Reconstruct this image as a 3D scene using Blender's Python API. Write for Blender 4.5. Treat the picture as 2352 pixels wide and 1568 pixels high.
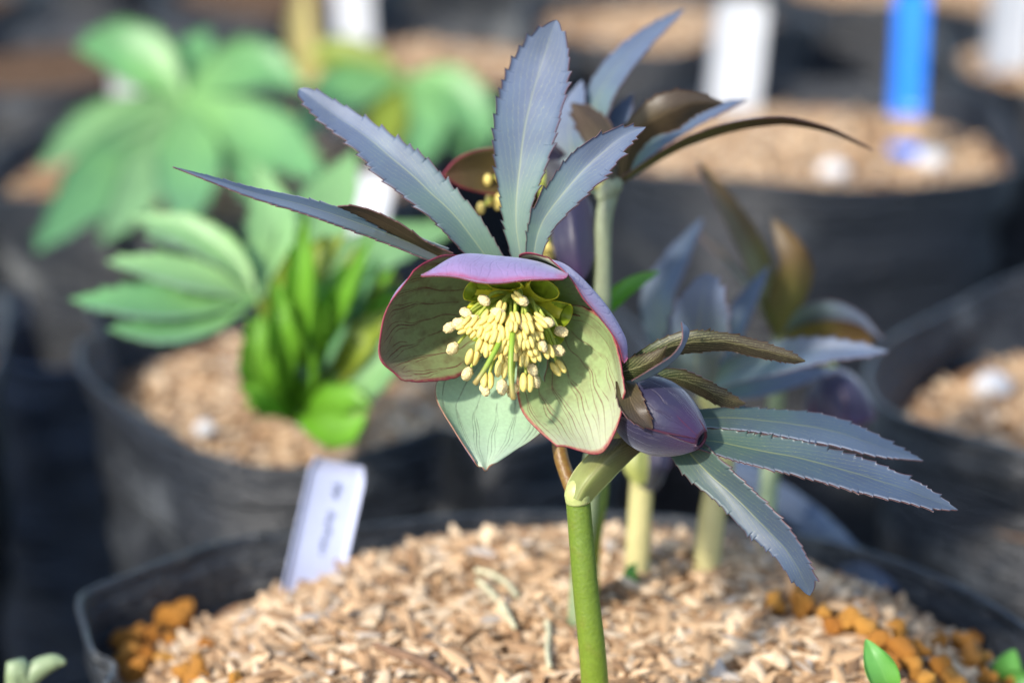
import bpy, math, random
import numpy as np
from mathutils import Vector
sc = bpy.context.scene
for o in list(bpy.data.objects): bpy.data.objects.remove(o)
R_ = math.radians
# ---------------------------------------------------------------- camera
CAM = np.array((0.0, 0.0, 0.41)); PITCH = R_(20.0); LENS = 50.0; SENS = 22.3
D0 = 0.417                                  # distance of the open flower (m)
cd = bpy.data.cameras.new("camera"); cam = bpy.data.objects.new("camera", cd)
sc.collection.objects.link(cam); sc.camera = cam
cam.location = CAM; cam.rotation_euler = (math.pi/2 - PITCH, 0, 0)
cd.lens = LENS; cd.sensor_width = SENS; cd.sensor_fit = 'HORIZONTAL'
cd.clip_start = 0.02; cd.clip_end = 400
cd.dof.use_dof = True; cd.dof.focus_distance = 0.419; cd.dof.aperture_fstop = 5.0; cd.dof.aperture_blades = 0
# ---------------------------------------------------------------- light
SUN = np.array((-0.52, -0.62, 0.60)); SUN = SUN/np.linalg.norm(SUN)
w = bpy.data.worlds.new("World"); sc.world = w; w.use_nodes = True
nt = w.node_tree; bg = nt.nodes['Background']; sky = nt.nodes.new('ShaderNodeTexSky')
sky.sky_type = 'NISHITA'; sky.sun_disc = False
sky.sun_elevation = math.asin(SUN[2]); sky.sun_rotation = math.atan2(SUN[0], SUN[1])
nt.links.new(sky.outputs[0], bg.inputs[0]); bg.inputs[1].default_value = 0.15
sl = bpy.data.lights.new("sun", 'SUN'); sl.energy = 2.7; sl.angle = R_(3.0); sl.color = (1, 0.94, 0.85)
so = bpy.data.objects.new("sun", sl); sc.collection.objects.link(so)
so.rotation_euler = Vector(SUN).to_track_quat('Z', 'Y').to_euler(); so.location = (-2, -1, 2)
vs = sc.view_settings
vs.view_transform = 'Standard'; vs.look = 'None'; vs.exposure = 1.12; vs.gamma = 1
vs.use_curve_mapping = False
sc.render.engine = 'CYCLES'
sc.cycles.use_denoising = True
sc.cycles.max_bounces = 10; sc.cycles.transmission_bounces = 6
# ---------------------------------------------------------------- placing
FW = np.array((0, math.cos(PITCH), -math.sin(PITCH))); UP = np.array((0, math.sin(PITCH), math.cos(PITCH))); RT = np.array((1., 0, 0))
def P(x, y, mm=0.0):
    """measured point: x, y as read off the photograph (2352 wide), mm = metres-true depth behind the flower plane"""
    d = D0 + mm/1000.0
    return CAM + FW*d + RT*((x-1176)/2352*SENS/LENS*d) + UP*((784-y)/2352*SENS/LENS*d)
def plane(x, y, z):
    v = P(x, y, 0) - CAM
    return CAM + v*((z-CAM[2])/v[2])
def pxm(mm): return (D0+mm/1000)*SENS/LENS/2352     # metres per measured unit
rng = np.random.default_rng(7); random.seed(7)
COL = sc.collection
# ---------------------------------------------------------------- node helper
class NB:
    def __init__(s, name):
        s.m = bpy.data.materials.new(name); s.m.use_nodes = True; s.t = s.m.node_tree; s.n = s.t.nodes
        s.p = s.n['Principled BSDF']; s.out = s.n['Material Output']
    def set(s, sock, v):
        if isinstance(v, bpy.types.NodeSocket): s.t.links.new(v, sock)
        else:
            if hasattr(sock.default_value, '__len__') and not isinstance(v, (int, float)) and len(v) == 3 and len(sock.default_value) == 4: v = (*v, 1)
            sock.default_value = v
    def math(s, op, a, b=0.0, c=0.0, clamp=False):
        n = s.n.new('ShaderNodeMath'); n.operation = op; n.use_clamp = clamp
        s.set(n.inputs[0], a); s.set(n.inputs[1], b); s.set(n.inputs[2], c); return n.outputs[0]
    def mix(s, f, a, b):
        n = s.n.new('ShaderNodeMix'); n.data_type = 'RGBA'
        s.set(n.inputs[0], f); s.set(n.inputs[6], a); s.set(n.inputs[7], b); return n.outputs[2]
    def noise(s, scale, vec=None, detail=3, rough=0.55, out=0):
        n = s.n.new('ShaderNodeTexNoise'); n.inputs['Scale'].default_value = scale
        n.inputs['Detail'].default_value = detail; n.inputs['Roughness'].default_value = rough
        if vec is not None: s.t.links.new(vec, n.inputs['Vector'])
        return n.outputs[out]
    def ss(s, v, a, b, lo=0.0, hi=1.0):
        n = s.n.new('ShaderNodeMapRange'); n.interpolation_type = 'SMOOTHSTEP'
        s.set(n.inputs[0], v); s.set(n.inputs[1], a); s.set(n.inputs[2], b); s.set(n.inputs[3], lo); s.set(n.inputs[4], hi); return n.outputs[0]
    def coord(s, k='Object'):
        return s.n.new('ShaderNodeTexCoord').outputs[k]
    def sep(s, v):
        n = s.n.new('ShaderNodeSeparateXYZ'); s.t.links.new(v, n.inputs[0]); return n.outputs
    def comb(s, x, y, z=0.0):
        n = s.n.new('ShaderNodeCombineXYZ'); s.set(n.inputs[0], x); s.set(n.inputs[1], y); s.set(n.inputs[2], z); return n.outputs[0]
    def bump(s, h, strength=0.3, dist=0.001):
        n = s.n.new('ShaderNodeBump'); n.inputs['Strength'].default_value = strength; n.inputs['Distance'].default_value = dist
        s.t.links.new(h, n.inputs['Height']); return n.outputs[0]
    def attr(s, name, kind='GEOMETRY'):
        n = s.n.new('ShaderNodeAttribute'); n.attribute_name = name; n.attribute_type = kind; return n.outputs
    def rnd(s):
        return s.n.new('ShaderNodeObjectInfo').outputs['Random']
    def finish(s, col, rough=0.5, spec=0.5, normal=None, trans=0.0, tcol=None, sheen=0.0, coat=0.0):
        p = s.p; s.set(p.inputs['Base Color'], col); s.set(p.inputs['Roughness'], rough); p.inputs['Specular IOR Level'].default_value = spec
        if sheen:
            p.inputs['Sheen Weight'].default_value = sheen; p.inputs['Sheen Roughness'].default_value = 0.45
            p.inputs['Sheen Tint'].default_value = (0.75, 0.82, 1, 1)
        if coat: p.inputs['Coat Weight'].default_value = coat; p.inputs['Coat Roughness'].default_value = 0.35
        if normal is not None: s.t.links.new(normal, p.inputs['Normal'])
        if trans:
            tr = s.n.new('ShaderNodeBsdfTranslucent'); s.set(tr.inputs[0], tcol if tcol is not None else col)
            mx = s.n.new('ShaderNodeMixShader'); mx.inputs[0].default_value = trans
            s.t.links.new(p.outputs[0], mx.inputs[1]); s.t.links.new(tr.outputs[0], mx.inputs[2]); s.t.links.new(mx.outputs[0], s.out.inputs[0])
        return s.m
def plain(name, col, var=0.25, scale=300, rough=0.6, spec=0.4, trans=0, bump=0.2, dist=0.0006):
    b = NB(name); n = b.noise(scale, b.coord()); dk = tuple(c*(1-var) for c in col); lt = tuple(min(1, c*(1+var)) for c in col)
    c = b.mix(b.ss(n, 0.3, 0.7), dk, lt)
    return b.finish(c, rough, spec, b.bump(n, bump, dist), trans)
def blade_mat(name, base, tip, vein, edge, trans=0.3, rough=0.45, spec=0.5, sheen=0.0, nv=9, vstr=0.8, slope=1.2, var=0.2, tcol=None, latw=0.10, edgew=0.47):
    """leaf surface: u across (0.5 = midrib), v along"""
    b = NB(name); uv = b.coord('UV'); u, v, _ = b.sep(uv); obj = b.coord()
    n1 = b.noise(90, obj, 4); n2 = b.noise(900, obj, 3)
    wob = b.math('MULTIPLY', b.math('SUBTRACT', b.noise(14, b.comb(u, b.math('MULTIPLY', v, 4)), 2), 0.5), 0.9)
    a = b.math('ABSOLUTE', b.math('SUBTRACT', u, 0.5))
    col = b.mix(b.ss(b.math('ADD', v, b.math('MULTIPLY', b.math('SUBTRACT', n1, 0.5), 0.5)), 0.0, 0.75), base, tip)
    col = b.mix(b.math('MULTIPLY', b.ss(n1, 0.35, 0.7), var), col, tuple(c*0.45 for c in tip))
    mid = b.math('SUBTRACT', 1.0, b.ss(a, 0.006, 0.03))
    mid = b.math('MULTIPLY', mid, b.ss(v, 0.2, 1.0, 1.0, 0.25))
    side = b.math('SIGN', b.math('SUBTRACT', u, 0.5))
    ph = b.math('ADD', b.math('MULTIPLY', b.math('SUBTRACT', v, b.math('MULTIPLY', a, slope)), nv), b.math('ADD', wob, b.math('MULTIPLY', side, 0.2)))
    tri = b.math('ABSOLUTE', b.math('SUBTRACT', b.math('FRACT', ph), 0.5))
    lat = b.math('SUBTRACT', 1.0, b.ss(tri, latw*0.25, latw))
    lat = b.math('MULTIPLY', lat, b.ss(a, 0.25, 0.47, 0.75, 0.15))
    ph2 = b.math('ADD', b.math('MULTIPLY', b.math('ADD', v, b.math('MULTIPLY', a, slope*1.4)), nv*2.3), b.math('MULTIPLY', wob, 3))
    tri2 = b.math('ABSOLUTE', b.math('SUBTRACT', b.math('FRACT', ph2), 0.5))
    lat2 = b.math('MULTIPLY', b.math('SUBTRACT', 1.0, b.ss(tri2, latw*0.4, latw*1.6)), 0.22)
    vm = b.math('MAXIMUM', mid, b.math('MAXIMUM', lat, lat2))
    col = b.mix(b.math('MULTIPLY', vm, vstr), col, vein)
    em = b.ss(a, edgew, 0.5); col = b.mix(b.math('MULTIPLY', em, 0.85), col, edge)
    h = b.math('ADD', b.math('MULTIPLY', b.math('MAXIMUM', mid, b.math('MULTIPLY', lat, 0.25)), -0.8), b.math('ADD', b.math('MULTIPLY', n2, 0.3), b.math('MULTIPLY', n1, 0.6)))
    rg = b.math('ADD', rough-0.1, b.math('MULTIPLY', n1, 0.2))
    return b.finish(col, rg, spec, b.bump(h, 0.22, 0.0003), trans, tcol, sheen)
def sepal_mat(name, base, mid, tip, vein, edge, trans=0.35, vstr=0.7, edgew=0.035, blotch=0.0, nv=8, rough=0.5, sheen=0.0, baseg=0.35):
    b = NB(name); uv = b.coord('UV'); u, v, _ = b.sep(uv); obj = b.coord()
    n1 = b.noise(120, obj, 4); n2 = b.noise(1400, obj, 2); n3 = b.noise(5, b.comb(b.math('MULTIPLY', u, 2.2), b.math('MULTIPLY', v, 1.6)), 4)
    vv = b.math('ADD', v, b.math('MULTIPLY', b.math('SUBTRACT', n1, 0.5), 0.25))
    col = b.mix(b.ss(vv, 0.05, baseg), base, mid); col = b.mix(b.ss(vv, 0.6, 1.0), col, tip)
    if blotch:
        bm = b.math('MULTIPLY', b.math('MULTIPLY', b.ss(n3, 0.45, 0.68), b.ss(v, 0.18, 0.4)), b.ss(v, 0.55, 0.95, blotch, blotch*0.3)); col = b.mix(bm, col, tuple(c*0.8 for c in vein))
    wob = b.math('MULTIPLY', b.math('SUBTRACT', b.noise(2.6, b.comb(b.math('MULTIPLY', u, 1.3), b.math('MULTIPLY', v, 1.5)), 1), 0.5), 0.14)
    uu = b.math('ADD', u, wob)
    def lines(k, wd, off, slope=0.0):
        q = b.math('ADD', b.math('MULTIPLY', b.math('ADD', uu, b.math('MULTIPLY', b.math('SUBTRACT', v, 0.5), slope)), k), off)
        d = b.math('ABSOLUTE', b.math('SUBTRACT', b.math('FRACT', q), 0.5))
        return b.math('SUBTRACT', 1.0, b.ss(d, wd*0.2, wd))
    l1 = b.math('MULTIPLY', lines(nv, 0.055, 0.0), b.ss(v, 0.12, 0.35))
    l2 = b.math('MULTIPLY', lines(nv, 0.045, 0.0, 0.13), b.ss(v, 0.48, 0.56))
    l3 = b.math('MULTIPLY', lines(nv, 0.045, 0.0, -0.13), b.ss(v, 0.52, 0.62))
    brk = b.ss(b.noise(9, b.comb(b.math('MULTIPLY', u, 2.0), b.math('MULTIPLY', v, 1)), 2), 0.28, 0.5)
    vm = b.math('MULTIPLY', b.math('MAXIMUM', l1, b.math('MULTIPLY', b.math('MAXIMUM', l2, l3), 0.75)), b.math('MULTIPLY', b.ss(v, 0.8, 0.98, 1.0, 0.35), brk))
    col = b.mix(b.math('MULTIPLY', vm, vstr), col, vein)
    ed = b.math('MINIMUM', b.math('MINIMUM', u, b.math('SUBTRACT', 1.0, u)), b.math('MULTIPLY', b.math('SUBTRACT', 1.0, v), 1.0))
    ed = b.math('ADD', ed, b.math('MULTIPLY', b.math('SUBTRACT', n1, 0.5), 0.02))
    em = b.math('SUBTRACT', 1.0, b.ss(ed, 0.008, edgew)); em = b.math('MULTIPLY', em, b.ss(v, 0.2, 0.5))
    col = b.mix(b.math('MULTIPLY', em, 0.9), col, edge)
    col = b.mix(b.math('MULTIPLY', b.ss(n2, 0.3, 0.75), 0.18), col, tuple(min(1, c*1.6) for c in mid))
    h = b.math('ADD', b.math('MULTIPLY', vm, -0.5), b.math('ADD', b.math('MULTIPLY', n2, 0.3), b.math('MULTIPLY', n1, 0.5)))
    return b.finish(col, rough, 0.4, b.bump(h, 0.4, 0.0004), trans, None, sheen)
# ---------------------------------------------------------------- materials
SEP_IN = sepal_mat('sepal_inside', (0.34, 0.50, 0.04), (0.38, 0.49, 0.21), (0.50, 0.53, 0.36), (0.20, 0.035, 0.045), (0.36, 0.03, 0.05), trans=0.4, vstr=0.65, blotch=0.3, nv=8, edgew=0.026)
SEP_IN_L = sepal_mat('sepal_inside_dark', (0.30, 0.42, 0.04), (0.26, 0.31, 0.13), (0.27, 0.22, 0.15), (0.14, 0.014, 0.03), (0.24, 0.02, 0.05), trans=0.36, vstr=0.85, blotch=0.4, nv=8, edgew=0.03)
SEP_IN_P = sepal_mat('sepal_inside_pale', (0.30, 0.46, 0.09), (0.40, 0.58, 0.36), (0.50, 0.62, 0.46), (0.13, 0.13, 0.11), (0.22, 0.10, 0.07), trans=0.4, vstr=0.5, nv=6, edgew=0.010)
SEP_OUT = sepal_mat('sepal_outside', (0.28, 0.34, 0.10), (0.27, 0.225, 0.42), (0.34, 0.21, 0.40), (0.2, 0.10, 0.26), (0.40, 0.07, 0.15), trans=0.3, vstr=0.15, edgew=0.09, sheen=0.4)
SEP_DK_OUT = sepal_mat('dark_sepal_outside', (0.06, 0.06, 0.06), (0.024, 0.021, 0.050), (0.040, 0.014, 0.060), (0.02, 0.008, 0.03), (0.10, 0.006, 0.03), trans=0.10, vstr=0.6, edgew=0.03, nv=7, rough=0.42, sheen=0.35)
SEP_DK_IN = sepal_mat('dark_sepal_inside', (0.2, 0.2, 0.03), (0.13, 0.09, 0.03), (0.15, 0.07, 0.035), (0.08, 0.01, 0.02), (0.30, 0.03, 0.05), trans=0.35, vstr=0.4)
SEP_EDGE = plain('sepal_margin', (0.24, 0.03, 0.055), rough=0.5, trans=0.25)
BUD_EDGE = plain('bud_margin', (0.09, 0.012, 0.03), rough=0.5)
SEP_EDGE_P = plain('pale_sepal_margin', (0.30, 0.16, 0.10), rough=0.5, trans=0.25)
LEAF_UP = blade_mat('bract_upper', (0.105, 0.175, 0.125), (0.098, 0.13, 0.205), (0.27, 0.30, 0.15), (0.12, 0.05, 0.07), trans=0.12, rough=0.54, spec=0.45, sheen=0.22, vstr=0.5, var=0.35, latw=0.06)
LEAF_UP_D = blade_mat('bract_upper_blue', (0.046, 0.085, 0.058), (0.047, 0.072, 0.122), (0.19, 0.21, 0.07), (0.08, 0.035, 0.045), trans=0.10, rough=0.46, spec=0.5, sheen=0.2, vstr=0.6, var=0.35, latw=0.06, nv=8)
LEAF_UN = blade_mat('bract_underside', (0.028, 0.055, 0.012), (0.06, 0.038, 0.024), (0.34, 0.32, 0.15), (0.16, 0.07, 0.06), trans=0.22, rough=0.45, vstr=0.95, nv=8, slope=1.0, latw=0.13, var=0.5)
LEAF_OL = blade_mat('bract_olive', (0.22, 0.23, 0.05), (0.16, 0.10, 0.04), (0.18, 0.16, 0.06), (0.09, 0.05, 0.03), trans=0.4, vstr=0.3)
LEAF_BR = blade_mat('bract_brown', (0.08, 0.065, 0.028), (0.065, 0.042, 0.024), (0.18, 0.13, 0.075), (0.14, 0.07, 0.055), trans=0.2, vstr=0.75, nv=7, var=0.4)
LEAF_EDGE = plain('bract_margin', (0.10, 0.05, 0.05), rough=0.5)
GREEN = blade_mat('green_leaf', (0.19, 0.41, 0.11), (0.14, 0.36, 0.13), (0.25, 0.42, 0.18), (0.12, 0.30, 0.08), trans=0.3, rough=0.42, spec=0.5, sheen=0.25, vstr=0.5, var=0.3)
GREEN_P = blade_mat('pale_green_leaf', (0.28, 0.50, 0.17), (0.24, 0.46, 0.18), (0.32, 0.50, 0.25), (0.2, 0.4, 0.12), trans=0.35, rough=0.42, sheen=0.25, vstr=0.5, var=0.3)
GREEN_Y = blade_mat('young_green_leaf', (0.14, 0.38, 0.018), (0.20, 0.47, 0.04), (0.2, 0.4, 0.06), (0.15, 0.36, 0.03), trans=0.45, rough=0.4, vstr=0.4, var=0.45)
GREEN_O = blade_mat('olive_green_leaf', (0.22, 0.30, 0.03), (0.26, 0.34, 0.03), (0.35, 0.38, 0.1), (0.25, 0.2, 0.03), trans=0.4, vstr=0.4, var=0.4)
def stem_mat(name, low, high, fleck=(0.05, 0.03, 0.01), z0=0.2, z1=0.26, fs=0.25):
    b = NB(name); g = b.n.new('ShaderNodeNewGeometry').outputs['Position']; z = b.sep(g)[2]
    n = b.noise(260, b.coord(), 4); n2 = b.noise(1500, b.coord(), 2)
    c = b.mix(b.ss(z, z0, z1), low, high); c = b.mix(b.math('MULTIPLY', b.ss(n, 0.5, 0.75), fs), c, fleck)
    c = b.mix(b.math('MULTIPLY', b.ss(n2, 0.35, 0.7), 0.2), c, tuple(min(1, k*1.5) for k in low))
    return b.finish(c, 0.42, 0.5, b.bump(b.math('ADD', n, b.math('MULTIPLY', n2, 0.4)), 0.3, 0.0008), 0.18)
STEM = stem_mat('stem_green', (0.165, 0.235, 0.02), (0.13, 0.20, 0.022), z0=0.19, z1=0.235, fleck=(0.2, 0.13, 0.03))
STEM_CREAM = stem_mat('stem_cream', (0.52, 0.46, 0.21), (0.42, 0.42, 0.15), fs=0.15, z0=0.19, z1=0.23)
STEM_OL = stem_mat('stem_olive', (0.33, 0.36, 0.10), (0.25, 0.24, 0.09), fleck=(0.12, 0.06, 0.05), fs=0.5)
STEM_BRN = stem_mat('stem_brown', (0.22, 0.20, 0.04), (0.20, 0.10, 0.025), z0=0.215, z1=0.235)
STEM_GREY = stem_mat('stem_grey_green', (0.25, 0.32, 0.17), (0.24, 0.27, 0.17), fs=0.15)
SHEATH = blade_mat('bract_sheath', (0.30, 0.34, 0.10), (0.095, 0.078, 0.032), (0.32, 0.28, 0.12), (0.4, 0.42, 0.16), trans=0.25, vstr=0.35, rough=0.5, var=0.3)
NODE_MAT = stem_mat('node_pale', (0.48, 0.56, 0.20), (0.42, 0.45, 0.16), fleck=(0.4, 0.25, 0.15), fs=0.3)
FILAMENT = plain('filament', (0.60, 0.68, 0.14), 0.15, 500, rough=0.45, trans=0.4)
ANTHER = plain('anther', (0.82, 0.66, 0.20), 0.10, 900, rough=0.5, spec=0.35, trans=0.2, bump=0.15, dist=0.0002)
POLLEN = plain('pollen', (0.74, 0.60, 0.31), 0.2, 2600, rough=0.9, spec=0.1, bump=0.9, dist=0.0005)
NECT = plain('nectary', (0.72, 0.66, 0.04), 0.15, 500, rough=0.35, spec=0.5, trans=0.35)
NECT_IN = plain('nectary_inside', (0.26, 0.34, 0.02), 0.2, 500, rough=0.4, trans=0.3)
STYLE = None
b = NB('style'); z = b.sep(b.coord('UV'))[1]; STYLE = b.finish(b.mix(b.ss(z, 0.45, 0.9), (0.30, 0.46, 0.05), (0.42, 0.33, 0.11)), 0.4, 0.5, None, 0.3)
def film_mat(name, dark, dust, dustamt=0.5, rough=0.42):
    b = NB(name); obj = b.coord(); sx, sy, sz = b.sep(obj)
    st = b.comb(sx, sy, b.math('MULTIPLY', sz, 6.0))
    n = b.noise(26, obj, 5, 0.6); ns = b.noise(60, st, 4, 0.6); nf = b.noise(420, obj, 3)
    d = b.math('MULTIPLY', b.ss(b.math('ADD', n, b.math('MULTIPLY', b.math('SUBTRACT', nf, 0.5), 0.25)), 0.52, 0.78), dustamt)
    d = b.math('MAXIMUM', d, b.math('MULTIPLY', b.ss(ns, 0.58, 0.75), dustamt*0.45))
    c = b.mix(d, dark, dust)
    h = b.math('ADD', b.math('MULTIPLY', ns, 1.0), b.math('MULTIPLY', n, 1.0))
    return b.finish(c, b.math('ADD', rough, b.math('MULTIPLY', d, 0.4)), 0.5, b.bump(h, 0.8, 0.006))
FILM = film_mat('black_film', (0.018, 0.021, 0.027), (0.14, 0.155, 0.17), 0.65, 0.38)
FILM_D = film_mat('dusty_film', (0.018, 0.021, 0.026), (0.26, 0.27, 0.26), 0.75, 0.42)
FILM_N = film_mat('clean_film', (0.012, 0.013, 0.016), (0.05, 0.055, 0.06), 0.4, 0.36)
FILM_SHEEN = film_mat('sky_sheen_film', (0.06, 0.08, 0.12), (0.12, 0.14, 0.18), 0.5, 0.4)  # black film with the sky's reflection put into its base colour
def husk_mat(name):
    b = NB(name); a = b.attr('tint')[2]; r = b.rnd(); obj = b.coord()
    k = b.math('FRACT', b.math('ADD', a, b.math('MULTIPLY', r, 7.13)))
    n = b.noise(700, obj, 3)
    c = b.mix(b.ss(k, 0.0, 0.55), (0.27, 0.155, 0.075), (0.53, 0.35, 0.195)); c = b.mix(b.ss(k, 0.5, 0.9), c, (0.69, 0.53, 0.35))
    c = b.mix(b.math('MULTIPLY', b.ss(k, 0.93, 0.99), 0.8), c, (0.42, 0.39, 0.36))
    c = b.mix(b.math('MULTIPLY', b.ss(n, 0.5, 0.75), 0.35), c, (0.30, 0.16, 0.07))
    return b.finish(c, 0.62, 0.35, b.bump(n, 0.4, 0.0004), 0.15)
HUSK = husk_mat('rice_husk')
SOIL = plain('soil', (0.10, 0.06, 0.035), 0.5, 260, rough=0.95, spec=0.1, bump=1, dist=0.002)
SOIL_H = plain('husk_soil', (0.30, 0.17, 0.09), 0.5, 330, rough=0.9, spec=0.1, bump=1, dist=0.003)
def gran_mat():
    b = NB('pumice'); r = b.rnd(); n = b.noise(500, b.coord(), 4)
    c = b.mix(r, (0.46, 0.16, 0.02), (0.78, 0.38, 0.07)); c = b.mix(b.math('MULTIPLY', b.ss(n, 0.45, 0.7), 0.5), c, (0.25, 0.08, 0.015))
    return b.finish(c, 0.75, 0.3, b.bump(n, 0.7, 0.0015))
PUMICE = gran_mat()
WHITE = plain('white_plastic', (0.55, 0.57, 0.60), 0.05, 60, rough=0.35, spec=0.5, trans=0.15)
LILAC = plain('label_plastic', (0.46, 0.50, 0.68), 0.05, 80, rough=0.35, spec=0.5, trans=0.1)
BLUE = plain('blue_plastic', (0.01, 0.22, 0.85), 0.06, 60, rough=0.35, spec=0.5, trans=0.2)
BLUE_L = plain('pale_blue_plastic', (0.16, 0.45, 0.85), 0.06, 60, rough=0.35, spec=0.5, trans=0.2)
INK = plain('ink', (0.14, 0.16, 0.24), 0.1, 60, rough=0.6)
DIRT = plain('dirt_stain', (0.35, 0.24, 0.14), 0.3, 300, rough=0.9)
PEBBLE = plain('white_pebble', (0.58, 0.57, 0.56), 0.08, 300, rough=0.8)
TWIG = plain('twig', (0.16, 0.09, 0.05), 0.3, 400, rough=0.8)
STRAND = plain('dry_strand', (0.58, 0.55, 0.36), 0.2, 400, rough=0.7, trans=0.2)
SEED_G = blade_mat('seedling_leaf', (0.14, 0.38, 0.05), (0.12, 0.36, 0.07), (0.25, 0.5, 0.15), (0.14, 0.38, 0.06), trans=0.3, vstr=0.3)
GROUND = plain('ground_cloth', (0.013, 0.013, 0.014), 0.4, 120, rough=0.8, spec=0.2, bump=0.5, dist=0.002)
YELLOWED = blade_mat('yellowed_leaf', (0.45, 0.38, 0.12), (0.50, 0.42, 0.15), (0.5, 0.42, 0.2), (0.4, 0.3, 0.1), trans=0.35)
# ---------------------------------------------------------------- object helpers
def root(name, loc, label, cat, group=None):
    o = bpy.data.objects.new(name, None); o.empty_display_size = 0.01; COL.objects.link(o); o.location = loc
    o['label'] = label; o['category'] = cat
    if group: o['group'] = group
    o['_w'] = 1; del o['_w']
    return o
def origin(o):
    p = np.zeros(3)
    while o is not None: p += np.array(o.location); o = o.parent
    return p
def mesh_obj(name, V, F, mats, parent=None, mi=None, uv=None, smooth=True, attr=None, loc=None):
    V = np.asarray(V, float); off = origin(parent) if parent is not None else np.zeros(3)
    lo = np.zeros(3)
    if parent is None and loc is not None: lo = np.asarray(loc, float)
    me = bpy.data.meshes.new(name); me.from_pydata((V-off-lo).tolist(), [], [list(map(int, f)) for f in F])
    for m in (mats if isinstance(mats, (list, tuple)) else [mats]): me.materials.append(m)
    if mi is not None: me.polygons.foreach_set('material_index', np.asarray(mi, np.int32))
    if smooth: me.polygons.foreach_set('use_smooth', np.ones(len(me.polygons), bool))
    if uv is not None:
        l = me.uv_layers.new(name='UVMap'); idx = np.empty(len(me.loops), np.int32); me.loops.foreach_get('vertex_index', idx)
        l.data.foreach_set('uv', np.asarray(uv, np.float32)[idx].ravel())
    if attr is not None:
        a = me.attributes.new('tint', 'FLOAT', 'POINT'); a.data.foreach_set('value', np.asarray(attr, np.float32))
    me.update()
    o = bpy.data.objects.new(name, me); COL.objects.link(o); o.parent = parent; o.location = lo
    return o
def tag(o, label, cat, group=None):
    o['label'] = label; o['category'] = cat
    if group: o['group'] = group
    return o
def cat_rom(pts, n, closed=False, ts=None):
    p = np.asarray(pts, float); m = len(p)
    if closed: q = np.vstack([p[-1], p, p[0], p[1]])
    else: q = np.vstack([2*p[0]-p[1], p, 2*p[-1]-p[-2]])
    segs = m if closed else m-1
    t = np.linspace(0, segs, n, endpoint=not closed) if ts is None else np.asarray(ts)*segs
    i = np.clip(np.floor(t).astype(int), 0, segs-1); f = (t-i)[:, None]
    a, b_, c, d = q[i], q[i+1], q[i+2], q[i+3]
    return 0.5*((2*b_)+(-a+c)*f+(2*a-5*b_+4*c-d)*f*f+(-a+3*b_-3*c+d)*f**3)
def resample(pts, n):
    d = cat_rom(pts, max(60, n*2)); s = np.r_[0, np.cumsum(np.linalg.norm(np.diff(d, axis=0), axis=1))]; t = np.linspace(0, s[-1], n)
    return np.stack([np.interp(t, s, d[:, k]) for k in range(d.shape[1])], 1)
def grid_normals(G):
    du = np.gradient(G, axis=1); dv = np.gradient(G, axis=0); n = np.cross(du, dv); l = np.linalg.norm(n, axis=2, keepdims=True); l[l < 1e-12] = 1
    return n/l
def shell(name, G, thick, mats, parent=None, uvflip=False, flip=False):
    """G[v][u] points; mats = (front, back, edge); front faces the camera side"""
    nv, nu = G.shape[:2]; N = grid_normals(G); c = G.mean((0, 1))
    view = CAM-c
    if (N.mean((0, 1))*view).sum() < 0: N = -N
    if flip: N = -N
    A = (G+N*thick/2).reshape(-1, 3); B = (G-N*thick/2).reshape(-1, 3); V = np.vstack([A, B]); k = nu*nv
    ii = np.arange(nv-1)[:, None]*nu+np.arange(nu-1)[None]; ii = ii.ravel()
    q = np.stack([ii, ii+1, ii+nu+1, ii+nu], 1)
    # orient
    e = np.cross(V[q[:, 1]]-V[q[:, 0]], V[q[:, 3]]-V[q[:, 0]]); 
    if (e*N.reshape(-1, 3)[ii]).sum() < 0: q = q[:, ::-1]
    F = list(q)+list(q[:, ::-1]+k); mi = [0]*len(q)+[1]*len(q)
    rim = [j for j in range(nu)]+[i*nu+nu-1 for i in range(1, nv)]+[(nv-1)*nu+j for j in range(nu-2, -1, -1)]+[i*nu for i in range(nv-2, 0, -1)]
    for a, b2 in zip(rim, rim[1:]+rim[:1]): F.append((a, b2, b2+k, a+k)); mi.append(2)
    uu, vv = np.meshgrid(np.linspace(0, 1, nu), np.linspace(0, 1, nv)); uv = np.stack([uu.ravel(), vv.ravel()], 1)
    return mesh_obj(name, V, F, mats, parent, mi, np.vstack([uv, uv]))
def teeth(n, count, amp, r):
    """saw-tooth profile over n stations"""
    cuts = np.cumsum(r.uniform(0.5, 1.6, count)); cuts = np.r_[0, cuts/cuts[-1]]; am = r.uniform(0.25, 1.35, count)*amp
    s = np.linspace(0, 1, n); out = np.zeros(n)
    for i in range(count):
        m = (s >= cuts[i]) & (s < cuts[i+1]+1e-9); f = (s[m]-cuts[i])/(cuts[i+1]-cuts[i]); out[m] = am[i]*f**2.2
    out[-1] = 0; out *= np.clip(s/0.22, 0, 1)
    return out
LSEED = [100]
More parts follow.
